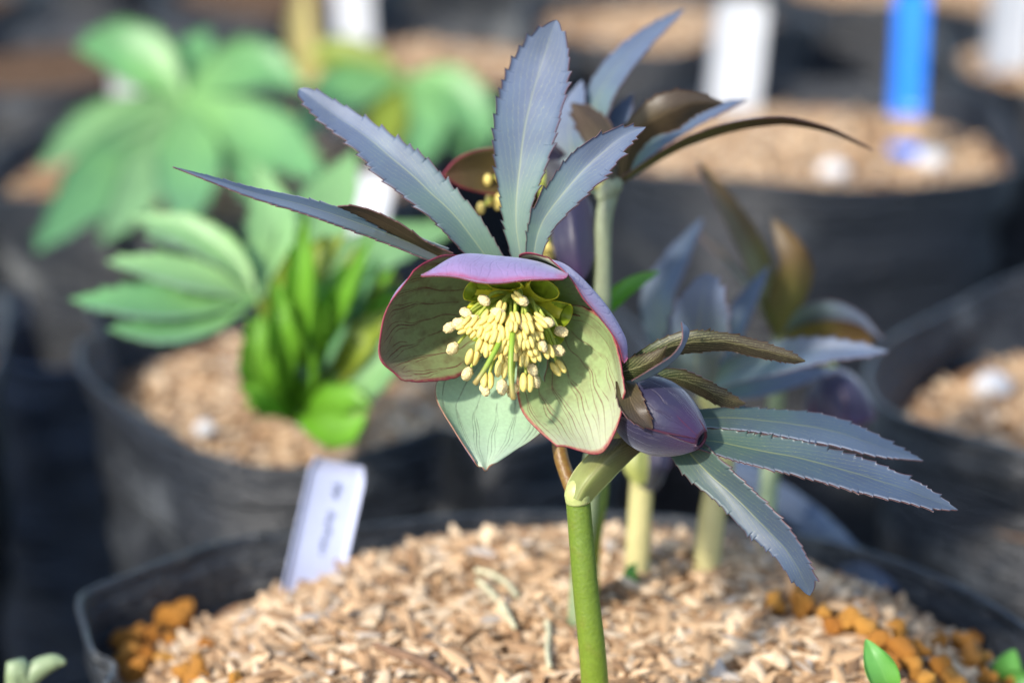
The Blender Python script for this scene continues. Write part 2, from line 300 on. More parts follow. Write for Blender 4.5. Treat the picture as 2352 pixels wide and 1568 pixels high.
def leaf(name, L, Rr, d, mats, parent, tooth=6, spacing=27, fold=1.0, tilt=0.0, thick=0.00024, n=90, cols=6, cup=0.0, curl=0.0, wave=0.3, front=True, up=0.0):
    """L, Rr: the two margins as measured polylines from base to tip; d: depth (mm) along the blade"""
    LSEED[0] += 1; r = np.random.default_rng(LSEED[0])
    l = resample(L, n); rr = resample(Rr, n); s = np.linspace(0, 1, n)
    l0, r0_ = l.copy(), rr.copy(); mid = (l+rr)/2; dd = cat_rom(np.asarray(d, float)[:, None], n)[:, 0]
    tg = np.gradient(mid, axis=0); tg /= np.maximum(np.linalg.norm(tg, axis=1, keepdims=True), 1e-9)
    length = np.linalg.norm(np.diff(mid, axis=0), axis=1).sum()
    for E in (l, rr):
        out = E-mid; ln = np.maximum(np.linalg.norm(out, axis=1, keepdims=True), 1e-6); cnt = max(4, int(length/spacing))
        if tooth: 
            t = teeth(n, cnt, tooth*1.6, r)[:, None]; E[:, 0:1] = t*np.clip(ln/14, 0.15, 1)
    wd = np.linalg.norm(l0-r0_, axis=1); prof = wd/max(wd.max(), 1e-6)
    ph = r.uniform(0, 6.28); dv_ = r0_-l0; dv_ = dv_/np.maximum(np.linalg.norm(dv_, axis=1, keepdims=True), 1e-6); upk = -up*(dv_[:, 1]+0.4*dv_[:, 0])
    G = np.zeros((n, 2*cols+1, 3))
    for j in range(2*cols+1):
        t = (j-cols)/cols; E = l if t < 0 else rr; a = abs(t)
        E0 = l0 if t < 0 else r0_; q = mid*(1-a)+E0*a
        dep = dd + (tilt+upk)*t*prof - fold*prof*(a**1.3) + cup*prof*a*a - curl*prof*np.where(t > 0, a**2, 0) + wave*prof*a*np.sin(s*11+ph+t*1.5)
        for i in range(n): G[i, j] = P(q[i, 0], q[i, 1], dep[i])
    if tooth:
        tg3 = np.gradient(G[:, cols], axis=0); tg3 /= np.maximum(np.linalg.norm(tg3, axis=1, keepdims=True), 1e-9); G0 = G.copy()
        for j in range(2*cols+1):
            t = (j-cols)/cols; a = abs(t)
            if a < 0.3: continue
            ov = G0[:, 0 if t < 0 else 2*cols]-G0[:, cols]; ov /= np.maximum(np.linalg.norm(ov, axis=1, keepdims=True), 1e-9)
            am = (l if t < 0 else rr)[:, 0:1]*pxm(float(np.mean(dd)))*a**5
            G[:, j] += ov*am+tg3*am*0.9
    return shell(name, G, thick, mats, parent, flip=not front)
def leafm(name, mid, w, d, mats, parent, prof=0.75, base=0.12, pw=0.8, **k):
    m = resample(np.asarray(mid, float), 40); s = np.linspace(0, 1, 40); tg = np.gradient(m, axis=0); tg /= np.linalg.norm(tg, axis=1, keepdims=True)
    nn = np.stack([tg[:, 1], -tg[:, 0]], 1); ww = w*np.maximum(np.sin(np.pi*np.clip(s, 0, 1)**prof)**pw, base*(1-s))[:, None]
    return leaf(name, m+nn*ww, m-nn*ww, d, mats, parent, **k)
def tube(name, pts, rad, mat, parent=None, n=24, seg=10, cap=True, uv=True, squash=None, loc=None):
    p = cat_rom(np.asarray(pts, float), n); rd = np.interp(np.linspace(0, 1, n), np.linspace(0, 1, len(rad)), rad) if np.ndim(rad) else np.full(n, rad)
    tg = np.gradient(p, axis=0); tg /= np.linalg.norm(tg, axis=1, keepdims=True)
    up = np.array((0.13, -0.9, 0.2)) if abs(tg[0][1]) < 0.8 else np.array((1., 0, 0.1)); V = []; UV = []
    for i in range(n):
        s = np.cross(tg[i], up); s /= np.linalg.norm(s); up = np.cross(s, tg[i])
        for j in range(seg):
            a = 2*math.pi*j/seg; V.append(p[i]+rd[i]*(math.cos(a)*s+math.sin(a)*up)); UV.append((j/seg, i/(n-1)))
    F = [(i*seg+j, i*seg+(j+1) % seg, (i+1)*seg+(j+1) % seg, (i+1)*seg+j) for i in range(n-1) for j in range(seg)]
    if cap: F += [tuple(range(seg-1, -1, -1)), tuple(range((n-1)*seg, n*seg))]
    return mesh_obj(name, V, F, mat, parent, None, UV, loc=loc)
def ellipsoid(c, ax, radii, nu=10, nv=7, noise=0.0, r=None):
    """ax: 3x3 rows = axes"""
    V = []; F = []
    for i in range(nv+1):
        th = math.pi*i/nv
        for j in range(nu):
            a = 2*math.pi*j/nu; k = 1+(r.uniform(-noise, noise) if noise else 0)
            v = np.array((math.sin(th)*math.cos(a)*radii[0], math.sin(th)*math.sin(a)*radii[1], math.cos(th)*radii[2]))*k; V.append(c+v@ax)
    for i in range(nv):
        for j in range(nu): F.append((i*nu+j, (i+1)*nu+j, (i+1)*nu+(j+1) % nu, i*nu+(j+1) % nu))
    return V, F
def frame(a):
    a = np.asarray(a, float); a = a/np.linalg.norm(a); h = np.array((0.3, -0.9, 0.3)); s = np.cross(h, a); s /= np.linalg.norm(s); return s, np.cross(a, s), a
# ---------------------------------------------------------------- ground
gs = 60.0
g = mesh_obj('ground', [(-gs, -gs, 0), (gs, -gs, 0), (gs, gs, 0), (-gs, gs, 0)], [(0, 1, 2, 3)], GROUND, smooth=False); g['kind'] = 'structure'
# ---------------------------------------------------------------- husks
def husk_shape(r, nu=4, nv=3):
    """boat-shaped half shell, 1 long (x), closed thin"""
    L = r.uniform(0.0062, 0.0095); W = r.uniform(0.0012, 0.0018); H = r.uniform(0.0004, 0.0010); V = []
    for i in range(nu+1):
        s = i/nu; x = (s-0.5)*L; wd = W*math.sin(math.pi*(0.06+0.88*s))**0.7
        for j in range(nv+1):
            t = j/nv*2-1; V.append((x, t*wd, H*(1-t*t)*(0.4+math.sin(math.pi*s))+0.0004*math.sin(3*s+2)))
    F = [(i*(nv+1)+j, (i+1)*(nv+1)+j, (i+1)*(nv+1)+j+1, i*(nv+1)+j+1) for i in range(nu) for j in range(nv)]
    return np.array(V), np.array(F)
def rot(ax, ay, az):
    cx, sx, cy, sy, cz, sz = math.cos(ax), math.sin(ax), math.cos(ay), math.sin(ay), math.cos(az), math.sin(az)
    return (np.array(((cz, -sz, 0), (sz, cz, 0), (0, 0, 1)))@np.array(((cy, 0, sy), (0, 1, 0), (-sy, 0, cy)))@np.array(((1, 0, 0), (0, cx, -sx), (0, sx, cx))))
HS = [husk_shape(np.random.default_rng(40+i)) for i in range(8)]
def husk_cloud(pts, r, tilt=0.35, flipp=0.35):
    Vs = []; Fs = []; T = []; k = 0
    for p in pts:
        V, F = HS[r.integers(8)]; m = rot(r.normal(0, tilt)+(math.pi if r.random() < flipp else 0), r.normal(0, tilt), r.uniform(0, 6.283))
        Vs.append((V*r.uniform(0.7, 1.15))@m.T+p); Fs.append(F+k); T.append(np.full(len(V), r.random())); k += len(V)
    return np.vstack(Vs), np.vstack(Fs), np.concatenate(T)
# ---------------------------------------------------------------- pots
def pot(name, c, R, h, label, film, soil_z, group='film pots in the nursery', seed=0, wob=0.004, rim_pts=None, bottom=0.78, mulch=None, zw=0.004, hfun=None, soilR=0.9):
    r = np.random.default_rng(seed+500); t = root(name, (c[0], c[1], 0), label, 'plant pot', group)
    nth = 120; nz = 26; th = np.linspace(0, 2*math.pi, nth, endpoint=False)
    if rim_pts is not None: rim = cat_rom(rim_pts, nth, True); th = np.unwrap(np.arctan2(rim[:, 1]-c[1], rim[:, 0]-c[0]))
    else:
        rr = R+sum(wob/(k**0.7)*np.sin(k*th+r.uniform(0, 6.28)) for k in (2, 3, 4, 5)); zz = h+sum(zw/(k**0.6)*np.sin(k*th+r.uniform(0, 6.28)) for k in (2, 3, 5))
        rim = np.stack([c[0]+rr*np.cos(th), c[1]+rr*np.sin(th), zz], 1)
    ph = r.uniform(0, 6.28, (8,)); G = np.zeros((nz+1, nth, 3)); bot = np.stack([c[0]+R*bottom*np.cos(th), c[1]+R*bottom*np.sin(th), np.full(nth, 0.001)], 1)
    for i in range(nz+1):
        s = i/nz; q = bot*(1-s)+rim*s; out = np.stack([np.cos(th), np.sin(th), 0*th], 1)
        wv = 0.0016*np.sin(s*46+1.7*np.sin(2*th+ph[0])+ph[1])*np.sin(3*th+ph[2]+4*s)+0.0028*np.sin(5*th+ph[3]+5*s)*np.sin(s*9+ph[4])+0.0006*np.sin(s*88+2*np.sin(3*th+ph[5]))
        if i == nz: wv = wv*0+0.0016
        elif i == nz-1: wv = wv*0+0.0012
        G[i] = q+out*(wv*min(1, s*4))[:, None]
    k = nth*(nz+1); ctr = np.array((c[0], c[1], 0)); inw = G-ctr; inw[:, :, 2] = 0; inw /= np.linalg.norm(inw, axis=2, keepdims=True)
    V = np.vstack([G.reshape(-1, 3), (G-inw*0.0009).reshape(-1, 3)])
    F = []
    for i in range(nz):
        for j in range(nth):
            a = i*nth+j; b2 = i*nth+(j+1) % nth; F.append((a, b2, b2+nth, a+nth)); F.append((a+k, a+nth+k, b2+nth+k, b2+k))
    for j in range(nth):
        a = nz*nth+j; b2 = nz*nth+(j+1) % nth; F.append((a, b2, b2+k, a+k))
    F.append(tuple(range(nth-1, -1, -1)))
    mesh_obj('film_wall', V, F, film, t)
    # rolled lip
    lip = rim + np.stack([np.cos(th), np.sin(th), 0*th], 1)*0.0012; lip[:, 2] -= 0.0006
    seg = 6; VV = []
    for j in range(nth):
        o_ = np.array((math.cos(th[j]), math.sin(th[j]), 0))
        for q in range(seg):
            a = 2*math.pi*q/seg; VV.append(lip[j]+o_*0.0011*math.cos(a)+np.array((0, 0, 1))*0.0016*math.sin(a))
    FF = [(j*seg+q, ((j+1) % nth)*seg+q, ((j+1) % nth)*seg+(q+1) % seg, j*seg+(q+1) % seg) for j in range(nth) for q in range(seg)]
    mesh_obj('rim', VV, FF, film, t)
    # soil
    nr = 22; SV = []
    ir = np.linalg.norm(rim[:, :2]-np.array(c)[None], axis=1)*(bottom+(1-bottom)*min(1, soil_z/h))-0.0016
    hf = hfun or (lambda x, y: soil_z+0.006*np.cos(np.hypot(x-c[0], y-c[1])/R*1.5))
    for i in range(nr+1):
        q = i/nr
        for j in range(0, nth, 2):
            x = c[0]+ir[j]*q*math.cos(th[j]); y = c[1]+ir[j]*q*math.sin(th[j]); SV.append((x, y, hf(x, y)+0.0008*math.sin(x*900)*math.sin(y*1100)))
    m = nth//2; SF = [(i*m+j, i*m+(j+1) % m, (i+1)*m+(j+1) % m, (i+1)*m+j) for i in range(nr) for j in range(m)]
    mesh_obj('soil', SV, [f[::-1] for f in SF] if False else SF, SOIL if mulch == 'dark' else SOIL_H, t)
    if mulch and not isinstance(mulch, str):
        n = mulch; rad = np.sqrt(r.random(n))*0.92; ang = r.uniform(0, 2*math.pi, n)
        tm = np.mod(th, 2*math.pi); od = np.argsort(tm); irr = np.interp(ang, tm[od], ir[od], period=2*math.pi)
        x = c[0]+irr*rad*np.cos(ang); y = c[1]+irr*rad*np.sin(ang); pts = np.stack([x, y, hf(x, y)+r.uniform(0, 0.002, n)], 1)
        V, F, T = husk_cloud(pts, r); o = mesh_obj('husk_mulch', V, F, HUSK, t, attr=T, smooth=True); o['kind'] = 'stuff'
    return t, hf
CA = np.array((0.011, 0.41))
def hA(x, y):
    r = np.hypot(x-0.015, y-0.42); q = np.clip((0.116-r)/(0.116-0.058), 0, 1); f = q*q*(3-2*q)
    return 0.161+0.0235*f+0.0012*np.sin(x*160+1)*np.sin(y*190)
rimA = []
for k in range(28):
    a = 2*math.pi*k/28; rimA.append((CA[0]+0.110*math.cos(a), CA[1]+0.110*math.sin(a), 0.176+0.0015*math.sin(3*a)))
rimA = [p for p in rimA if not (p[1] > 0.402 and p[0] < -0.045)]
ins = [tuple(plane(x, y, z)) for x, y, z in ((560, 1245, .176), (430, 1280, .176), (310, 1325, .176), (215, 1362, .176), (192, 1386, .177), (205, 1440, .176), (225, 1500, .176), (268, 1560, .175))]
rimA = sorted(rimA+ins, key=lambda p: math.atan2(p[1]-CA[1], p[0]-CA[0]))
potA, _ = pot('film_pot', CA, 0.11, 0.176, 'black film pot holding the purple hellebore, creased rim, heaped with rice husks', FILM_D, 0.165, seed=1, rim_pts=rimA, mulch='own', hfun=hA)
GP = [(300, 1465, 36), (352, 1455, 26), (405, 1412, 34), (290, 1512, 30), (318, 1545, 34), (340, 1500, 26), (392, 1470, 24), (420, 1540, 26), (470, 1478, 20), (380, 1520, 22), (450, 1510, 16), (455, 1556, 26), (540, 1555, 20), (590, 1320, 16), (362, 1402, 20),
      (1778, 1384, 26), (1842, 1380, 28), (1890, 1405, 22), (1950, 1425, 30), (1990, 1440, 24), (2062, 1450, 28), (2075, 1500, 30), (2100, 1530, 26), (2150, 1475, 28), (2205, 1478, 30), (2240, 1470, 24), (2215, 1520, 34), (2255, 1512, 26), (2165, 1530, 24), (2130, 1560, 26), (2190, 1565, 28), (2262, 1556, 24), (2310, 1500, 24), (2020, 1475, 22), (2045, 1530, 18), (1920, 1440, 18), (2320, 1560, 22), (2110, 1490, 22)]
GQ = []
for px, py, s in GP:
    q = plane(px, py, 0.172)
    for _ in range(3): q = plane(px, py, float(hA(q[0], q[1]))+0.0035)
    GQ.append(q)
GQA = np.array(GQ); GQS = np.array([g_[2] for g_ in GP])*1.05e-4
def clear(x_, y_): return np.min(np.hypot(x_[:, None]-GQA[None, :, 0], y_[:, None]-GQA[None, :, 1])-GQS[None]*1.15, axis=1) > 0.0008
# mulch of the front pot
r = np.random.default_rng(11); n = 11000
x = r.uniform(-0.1, 0.122, n*2); y = np.where(r.random(n*2) < 0.75, r.uniform(0.395, 0.515, n*2), r.uniform(0.305, 0.40, n*2))
ok = (np.hypot(x-CA[0], y-CA[1]) < 0.1035) & clear(x, y); x, y = x[ok][:n], y[ok][:n]
z = hA(x, y)+r.uniform(-0.0008, 0.0022, len(x))
V, F, T = husk_cloud(np.stack([x, y, z], 1), r, 0.30); o = mesh_obj('husk_mulch', V, F, HUSK, potA, attr=T); o['kind'] = 'stuff'
HM = []
for i, (V, F) in enumerate(HS):
    me = bpy.data.meshes.new('rice_husk'); me.from_pydata(V.tolist(), [], F.tolist()); me.materials.append(HUSK); me.polygons.foreach_set('use_smooth', np.ones(len(me.polygons), bool))
    a = me.attributes.new('tint', 'FLOAT', 'POINT'); a.data.foreach_set('value', np.full(len(V), i*0.13, np.float32)); HM.append(me)
oA = origin(potA); cnt = 0
while cnt < 300:
    px, py = r.uniform(330, 2080), r.uniform(1330, 1590); q = plane(px, py, 0.186); q[2] = hA(q[0], q[1]); 
    if np.hypot(q[0]-CA[0], q[1]-CA[1]) > 0.098 or not clear(q[:1], q[1:2])[0]: continue
    o = bpy.data.objects.new('rice_husk', HM[r.integers(8)]); COL.objects.link(o); o.parent = potA
    o.location = q+np.array((0, 0, r.uniform(0.0012, 0.0028)))-oA; o.scale = [r.uniform(0.85, 1.3)]*3
    o.rotation_euler = (r.normal(0, 0.28)+(math.pi if r.random() < 0.3 else 0), r.normal(0, 0.22), r.uniform(0, 6.28)); cnt += 1
# pumice granules along the wall
GM = []
for i in range(6):
    rg = np.random.default_rng(70+i); V, F = ellipsoid(np.zeros(3), np.eye(3), (1.15, 0.85, 0.75), 12, 9, 0.0)
    V = np.array(V); k = 1+0.30*np.sin(V[:, 0]*3+rg.uniform(0, 6))*np.sin(V[:, 1]*3.3+rg.uniform(0, 6))+0.16*np.sin(V[:, 2]*5+V[:, 0]*4+rg.uniform(0, 6)); V = V*k[:, None]
    me = bpy.data.meshes.new('pumice_granule'); me.from_pydata(V.tolist(), [], F); me.materials.append(PUMICE); me.polygons.foreach_set('use_smooth', np.ones(len(me.polygons), bool)); GM.append(me)
for (px, py, s), q in zip(GP, GQ):
    o = bpy.data.objects.new('pumice_granule', GM[r.integers(6)]); COL.objects.link(o); o.parent = potA
    o.location = q-oA; o.scale = [s*1.05e-4*r.uniform(0.7, 1.3)]*3; o.rotation_euler = tuple(r.uniform(0, 6.28, 3))
# excess film folded out behind the rim, its sky sheen painted blue-grey
fl = np.array([P(2052, 1352, 118), P(1990, 1285, 128), P(1900, 1200, 142), P(1800, 1120, 158), P(1700, 1050, 172), P(1640, 1010, 182)]); fl = cat_rom(fl, 30)
G = np.zeros((30, 9, 3)); tgv = np.gradient(fl, axis=0); tgv /= np.linalg.norm(tgv, axis=1, keepdims=True)
for i in range(30):
    s = np.cross(tgv[i], (0, 0, 1)); s /= np.linalg.norm(s)
    for j in range(9):
        t = j/8*2-1; G[i, j] = fl[i]+s*t*0.0046+np.array((0, 0, -0.004*t*t+0.0006*math.sin(i*0.6+j)))
shell('film_flap', G, 0.0006, (FILM_SHEEN, FILM_SHEEN, FILM_SHEEN), potA)
# other pots
potB, hB = pot('film_pot', (-0.042, 0.632), 0.081, 0.176, 'black film pot with sagging front rim holding the bright green young leaves', FILM, 0.158, seed=12, mulch=2600, rim_pts=sorted(
    [tuple(plane(a, b2, zz)) for a, b2, zz in ((222, 720, .178), (196, 790, .178), (205, 862, .176), (300, 940, .174), (400, 1005, .172), (490, 1045, .171), (610, 1072, .170), (720, 1070, .171), (820, 1045, .173), (920, 1012, .175), (1020, 985, .176))]
    + [(-0.042+0.081*math.cos(a), 0.632+0.081*math.sin(a), 0.176) for a in np.linspace(R_(-62), R_(168), 14)], key=lambda p: math.atan2(p[1]-0.632, p[0]+0.042)))
potC, hC = pot('film_pot', (-0.118, 0.845), 0.083, 0.176, 'black film pot under the large hand-shaped green leaves', FILM_D, 0.162, seed=3, mulch=1200)
potD, hD = pot('film_pot', (0.112, 0.862), 0.083, 0.182, 'black film pot holding the blue label and a broad husk surface', FILM, 0.170, seed=4, mulch=2600, wob=0.002)
potE, hE = pot('film_pot', (0.178, 0.588), 0.079, 0.186, 'dusty black film pot with folded rim and one white pebble on its husks', FILM, 0.163, seed=5, mulch=2600)
potF, hF = pot('film_pot', (0.072, 1.085), 0.066, 0.180, 'black film pot of bare husks behind the white label', FILM, 0.170, seed=6, mulch=900)
potG, hG = pot('film_pot', (0.205, 1.165), 0.070, 0.180, 'black film pot of husks standing beyond the blue label', FILM, 0.170, seed=7, mulch=900)
potH, hH = pot('film_pot', (0.262, 0.985), 0.078, 0.184, 'black film pot with a white label, beside the blue-labelled pot', FILM_D, 0.172, seed=8, mulch=900)
potI, hI = pot('film_pot', (-0.216, 0.620), 0.070, 0.182, 'grey dusty film pot next to the small low pot with painted sheen', FILM_D, 0.165, seed=9, mulch='dark')
potJ, hJ = pot('film_pot', (-0.150, 0.754), 0.047, 0.142, 'small low black pot with painted blue-grey sky sheen tucked between taller pots', FILM_SHEEN, 0.110, seed=10, mulch='dark', wob=0.002)  # black pot; its bluish lit look comes from the painted film colour
potK, hK = pot('film_pot', (-0.045, 1.005), 0.072, 0.180, 'black film pot holding the yellowing green hellebore', FILM_D, 0.168, seed=14, mulch=900)
potL, hL = pot('film_pot', (-0.205, 1.035), 0.074, 0.172, 'black film pot of dark wall behind the hand-shaped leaves', FILM, 0.160, seed=15, mulch='dark')
potM, hM = pot('film_pot', (-0.285, 0.86), 0.072, 0.176, 'dusty black film pot beside the hand-shaped leaves', FILM_D, 0.160, seed=16, mulch='dark')
FAR = [(-0.31, 1.16), (-0.12, 1.19), (0.03, 1.25), (0.16, 1.33), (0.31, 1.19), (-0.22, 1.33), (-0.06, 1.37), (0.37, 1.02), (0.33, 0.80), (0.34, 0.56), (-0.36, 1.0), (-0.36, 0.76), (0.30, 1.38)]
for i, (fx, fy) in enumerate(FAR):
    pot('film_pot', (fx, fy), 0.070, 0.176, 'black film pot of husks in the far background rows', FILM if i % 2 else FILM_D, 0.164, seed=30+i, mulch=('dark' if fx < -0.1 else 350), group='background film pots')
# ---------------------------------------------------------------- purple hellebore (front pot)
BASE = P(1372, 1600, 16); BASE[2] = float(hA(BASE[0], BASE[1]))
hel = root('hellebore', tuple(BASE), 'purple hellebore with an open green-centred flower, dark bracts and a closed bud', 'plant')
def z2(*p): return [(374+.5064*a, 27.2+.5064*b2) for a, b2 in p]
def z4(*p): return [(1327+.4557*a, 680.6+.4557*b2) for a, b2 in p]
def z3(*p): return [(1293+.434*a, 204.2+.434*b2) for a, b2 in p]
def zf(a, b2): return (1007.3+.1997*a, 612.5+.1997*b2)
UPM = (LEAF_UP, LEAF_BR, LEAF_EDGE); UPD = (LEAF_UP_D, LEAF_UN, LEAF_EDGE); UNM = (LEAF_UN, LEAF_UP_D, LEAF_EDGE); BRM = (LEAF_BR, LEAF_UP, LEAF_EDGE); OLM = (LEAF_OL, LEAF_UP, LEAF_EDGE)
# open flower
FC = P(1195, 698, 13)
flower = mesh_obj('flower', *ellipsoid(FC, np.eye(3), (0.0022, 0.0022, 0.0022), 10, 8), FILAMENT, hel)
def sepal(rows, mats, name='sepal', n=44, thick=0.00024, parent=None, ruf=0.35, seed=0, flip=False):
    A = np.array(rows, float)  # v,u,3
    up_ = np.stack([cat_rom(A[i], n) for i in range(len(A))]); G2 = np.stack([cat_rom(up_[:, j], n) for j in range(n)], 1)
    rr = np.random.default_rng(seed); u = np.linspace(-1, 1, n)[None]; v = np.linspace(0, 1, n)[:, None]
    G2[:, :, 2] += ruf*(np.maximum(np.abs(u), v)**3)*(np.sin(u*7+rr.uniform(0, 6))*np.sin(v*5+rr.uniform(0, 6)))
    ew = np.clip(np.maximum(np.abs(u), v)-0.9, 0, 1)*10
    wv_ = (np.sin(u*8+rr.uniform(0, 6))+0.7*np.sin(v*11+u*3+rr.uniform(0, 6)))*np.clip(np.maximum(np.abs(u), v)-0.6, 0, 1)*2.5*np.clip(v*3-0.6, 0, 1); cen = G2[int(n*0.6), n//2, :2]; rd_ = G2[:, :, :2]-cen; G2[:, :, :2] += rd_/np.maximum(np.linalg.norm(rd_, axis=2, keepdims=True), 20)*wv_[..., None]*2.2
    jit = np.cumsum(rr.normal(0, 1, (n, n, 2)), axis=1)*0.25; G2[:, :, :2] += (jit-jit.mean((0, 1)))*ew[..., None]*0.4
    G = np.zeros((n, n, 3))
    for i in range(n):
        for j in range(n): G[i, j] = P(*G2[i, j])
    return shell(name, G, thick, mats, parent, flip=flip)
SW = [[(1180, 725, 13), (1187, 730, 13.5), (1195, 732, 14), (1203, 730, 13.5), (1210, 725, 13)],
      [(1080, 790, 11), (1130, 800, 13), (1180, 805, 14), (1230, 800, 13), (1260, 780, 11)],
      [(1012, 860, 8), (1065, 880, 10), (1130, 890, 11), (1190, 890, 10), (1250, 880, 8)],
      [(1000, 912, 5.5), (1050, 950, 7), (1118, 962, 8), (1180, 955, 7.5), (1250, 945, 7)],
      [(1038, 985, 2.5), (1074, 1018, 3), (1114, 1028, 3.4), (1162, 1018, 4), (1242, 994, 6)],
      [(1090, 1058, 0), (1104, 1072, 0), (1115, 1081, 0), (1125, 1073, 0), (1146, 1054, 1)]]
SL = [[(1165, 680, 12), (1160, 690, 13), (1158, 700, 13.5), (1160, 712, 13), (1165, 725, 12)],
      [(1105, 605, 9), (1085, 650, 13), (1075, 705, 14.5), (1085, 765, 13), (1110, 815, 9)],
      [(1030, 585, 3), (1000, 645, 8.5), (985, 715, 10.5), (1000, 790, 9), (1052, 864, 4)],
      [(985, 598, -1), (925, 660, 2), (905, 735, 3), (920, 815, 2.5), (985, 876, 0)],
      [(950, 622, -4), (893, 702, -5), (868, 790, -5), (882, 836, -4.5), (922, 872, -3)]]
SR = [[(1205, 735, 13), (1213, 728, 13.5), (1218, 718, 14), (1218, 708, 13.5), (1212, 700, 13)],
      [(1195, 800, 11), (1235, 785, 14), (1270, 765, 14.5), (1290, 735, 13), (1295, 700, 9)],
      [(1186, 880, 6), (1245, 850, 10), (1300, 810, 11.5), (1345, 760, 9), (1350, 708, 4)],
      [(1198, 940, 2.5), (1260, 910, 5.5), (1335, 865, 7), (1395, 810, 4), (1398, 748, 0)],
      [(1238, 990, -0.5), (1300, 970, 2), (1365, 930, 3), (1415, 880, 1), (1424, 830, -3)],
      [(1278, 1026, -2.5), (1332, 1033, -2), (1386, 1038, -2), (1424, 958, -2.5), (1438, 900, -4)]]
ST = [[(1165, 672, 13), (1180, 668, 13.5), (1195, 667, 14), (1210, 668, 13.5), (1225, 672, 13)],
      [(1090, 642, 8), (1140, 628, 11), (1190, 622, 12), (1240, 627, 11), (1285, 642, 8)],
      [(1000, 628, 0), (1075, 600, 5), (1160, 595, 6), (1240, 604, 4), (1300, 630, -1)],
      [(978, 629, -4.5), (1055, 586, -1), (1135, 590, -1), (1215, 602, -2), (1303, 631, -4.5)],
      [(966, 632, -7), (1045, 604, -6), (1105, 614, -6.5), (1200, 617, -6.5), (1302, 634, -6.5)],
      [(968, 634, -8), (1040, 635, -9), (1098, 651, -10), (1200, 645, -9.5), (1290, 641, -8)]]
SQ = [[(1222, 675, 13), (1228, 682, 13.5), (1230, 690, 14), (1228, 698, 13.5), (1224, 706, 13)],
      [(1215, 612, 9), (1280, 630, 11), (1310, 665, 12), (1320, 700, 11), (1310, 720, 9)],
      [(1192, 589, 4), (1290, 605, 6), (1355, 665, 7), (1388, 725, 6), (1394, 752, 4)],
      [(1215, 582, 1), (1312, 628, 1), (1388, 700, 1), (1433, 770, 0), (1439, 812, -1)],
      [(1262, 592, -2), (1310, 640, -4), (1352, 700, -5), (1412, 775, -4.5), (1434, 836, -3)]]
sepal(SW, (SEP_IN_P, SEP_OUT, SEP_EDGE_P), parent=flower, seed=1)
sepal(SL, (SEP_IN_L, SEP_OUT, SEP_EDGE), parent=flower, seed=2)
sepal(SR, (SEP_IN, SEP_OUT, SEP_EDGE), parent=flower, seed=3)
def sepal_curled(rows, seed):
    """a hooded sepal: its outer side is found by the direction away from the flower's heart"""
    o = sepal(rows, (SEP_IN, SEP_OUT, SEP_EDGE), parent=flower, seed=seed)
    me = o.data; heart = FC+np.array((0, -0.012, 0.0))-origin(hel); s = 0
    for p in me.polygons:
        if p.material_index == 0: s += np.dot(np.array(p.normal), heart-np.array(p.center))*p.area
    if s < 0:
        for p in me.polygons:
            if p.material_index < 2: p.material_index = 1-p.material_index
    return o
sepal_curled(SQ, 5); sepal_curled(ST, 4)
# nectaries
def nectary(cx, cy, maj, mn, ang, d, bx=0, by=0):
    c = P(*zf(cx, cy), d); k = pxm(d)*.1997; a = R_(ang); m1 = (RT*math.cos(a)-UP*math.sin(a)); base = P(1195+bx, 690+by, 12)
    ax = c-base; m2 = (RT*math.sin(a)+UP*math.cos(a)); ax /= np.linalg.norm(ax); m2 = m2*1.25+(-FW)*0.12
    n, seg = 14, 22; V = []; F = []; MI = []
    for side in (0, 1):
        for i in range(n):
            s = i/(n-1); p = base*(1-s)+c*s+(-FW)*0.0012*math.sin(math.pi*s); g_ = (0.18+0.82*math.sin(s*1.5)**0.8)*(1-0.08*side); 
            for j in range(seg):
                t = 2*math.pi*j/seg; V.append(p+m1*maj*k*g_*math.cos(t)+m2*mn*k*g_*1.15*math.sin(t)+(-FW)*0.0006*math.cos(2*t)*s)
    for side in (0, 1):
        o_ = side*n*seg
        for i in range(n-1):
            for j in range(seg):
                f = (o_+i*seg+j, o_+i*seg+(j+1) % seg, o_+(i+1)*seg+(j+1) % seg, o_+(i+1)*seg+j); F.append(f if side == 0 else f[::-1]); MI.append(side)
    for j in range(seg): F.append(((n-1)*seg+j, (n-1)*seg+(j+1) % seg, n*seg+(n-1)*seg+(j+1) % seg, n*seg+(n-1)*seg+j)); MI.append(0)
    return mesh_obj('nectary', V, F, [NECT, NECT_IN], flower, MI)
nectary(365, 275, 125, 48, -62, 5); nectary(760, 205, 205, 42, 2, 4.5, 0, -6); nectary(1215, 255, 190, 75, 24, 4.5); nectary(1465, 560, 140, 48, -68, 5)
nectary(1370, 850, 90, 34, -40, 8); nectary(385, 470, 95, 38, -48, 7); nectary(400, 800, 80, 30, 40, 9); nectary(1180, 420, 120, 50, 30, 8)
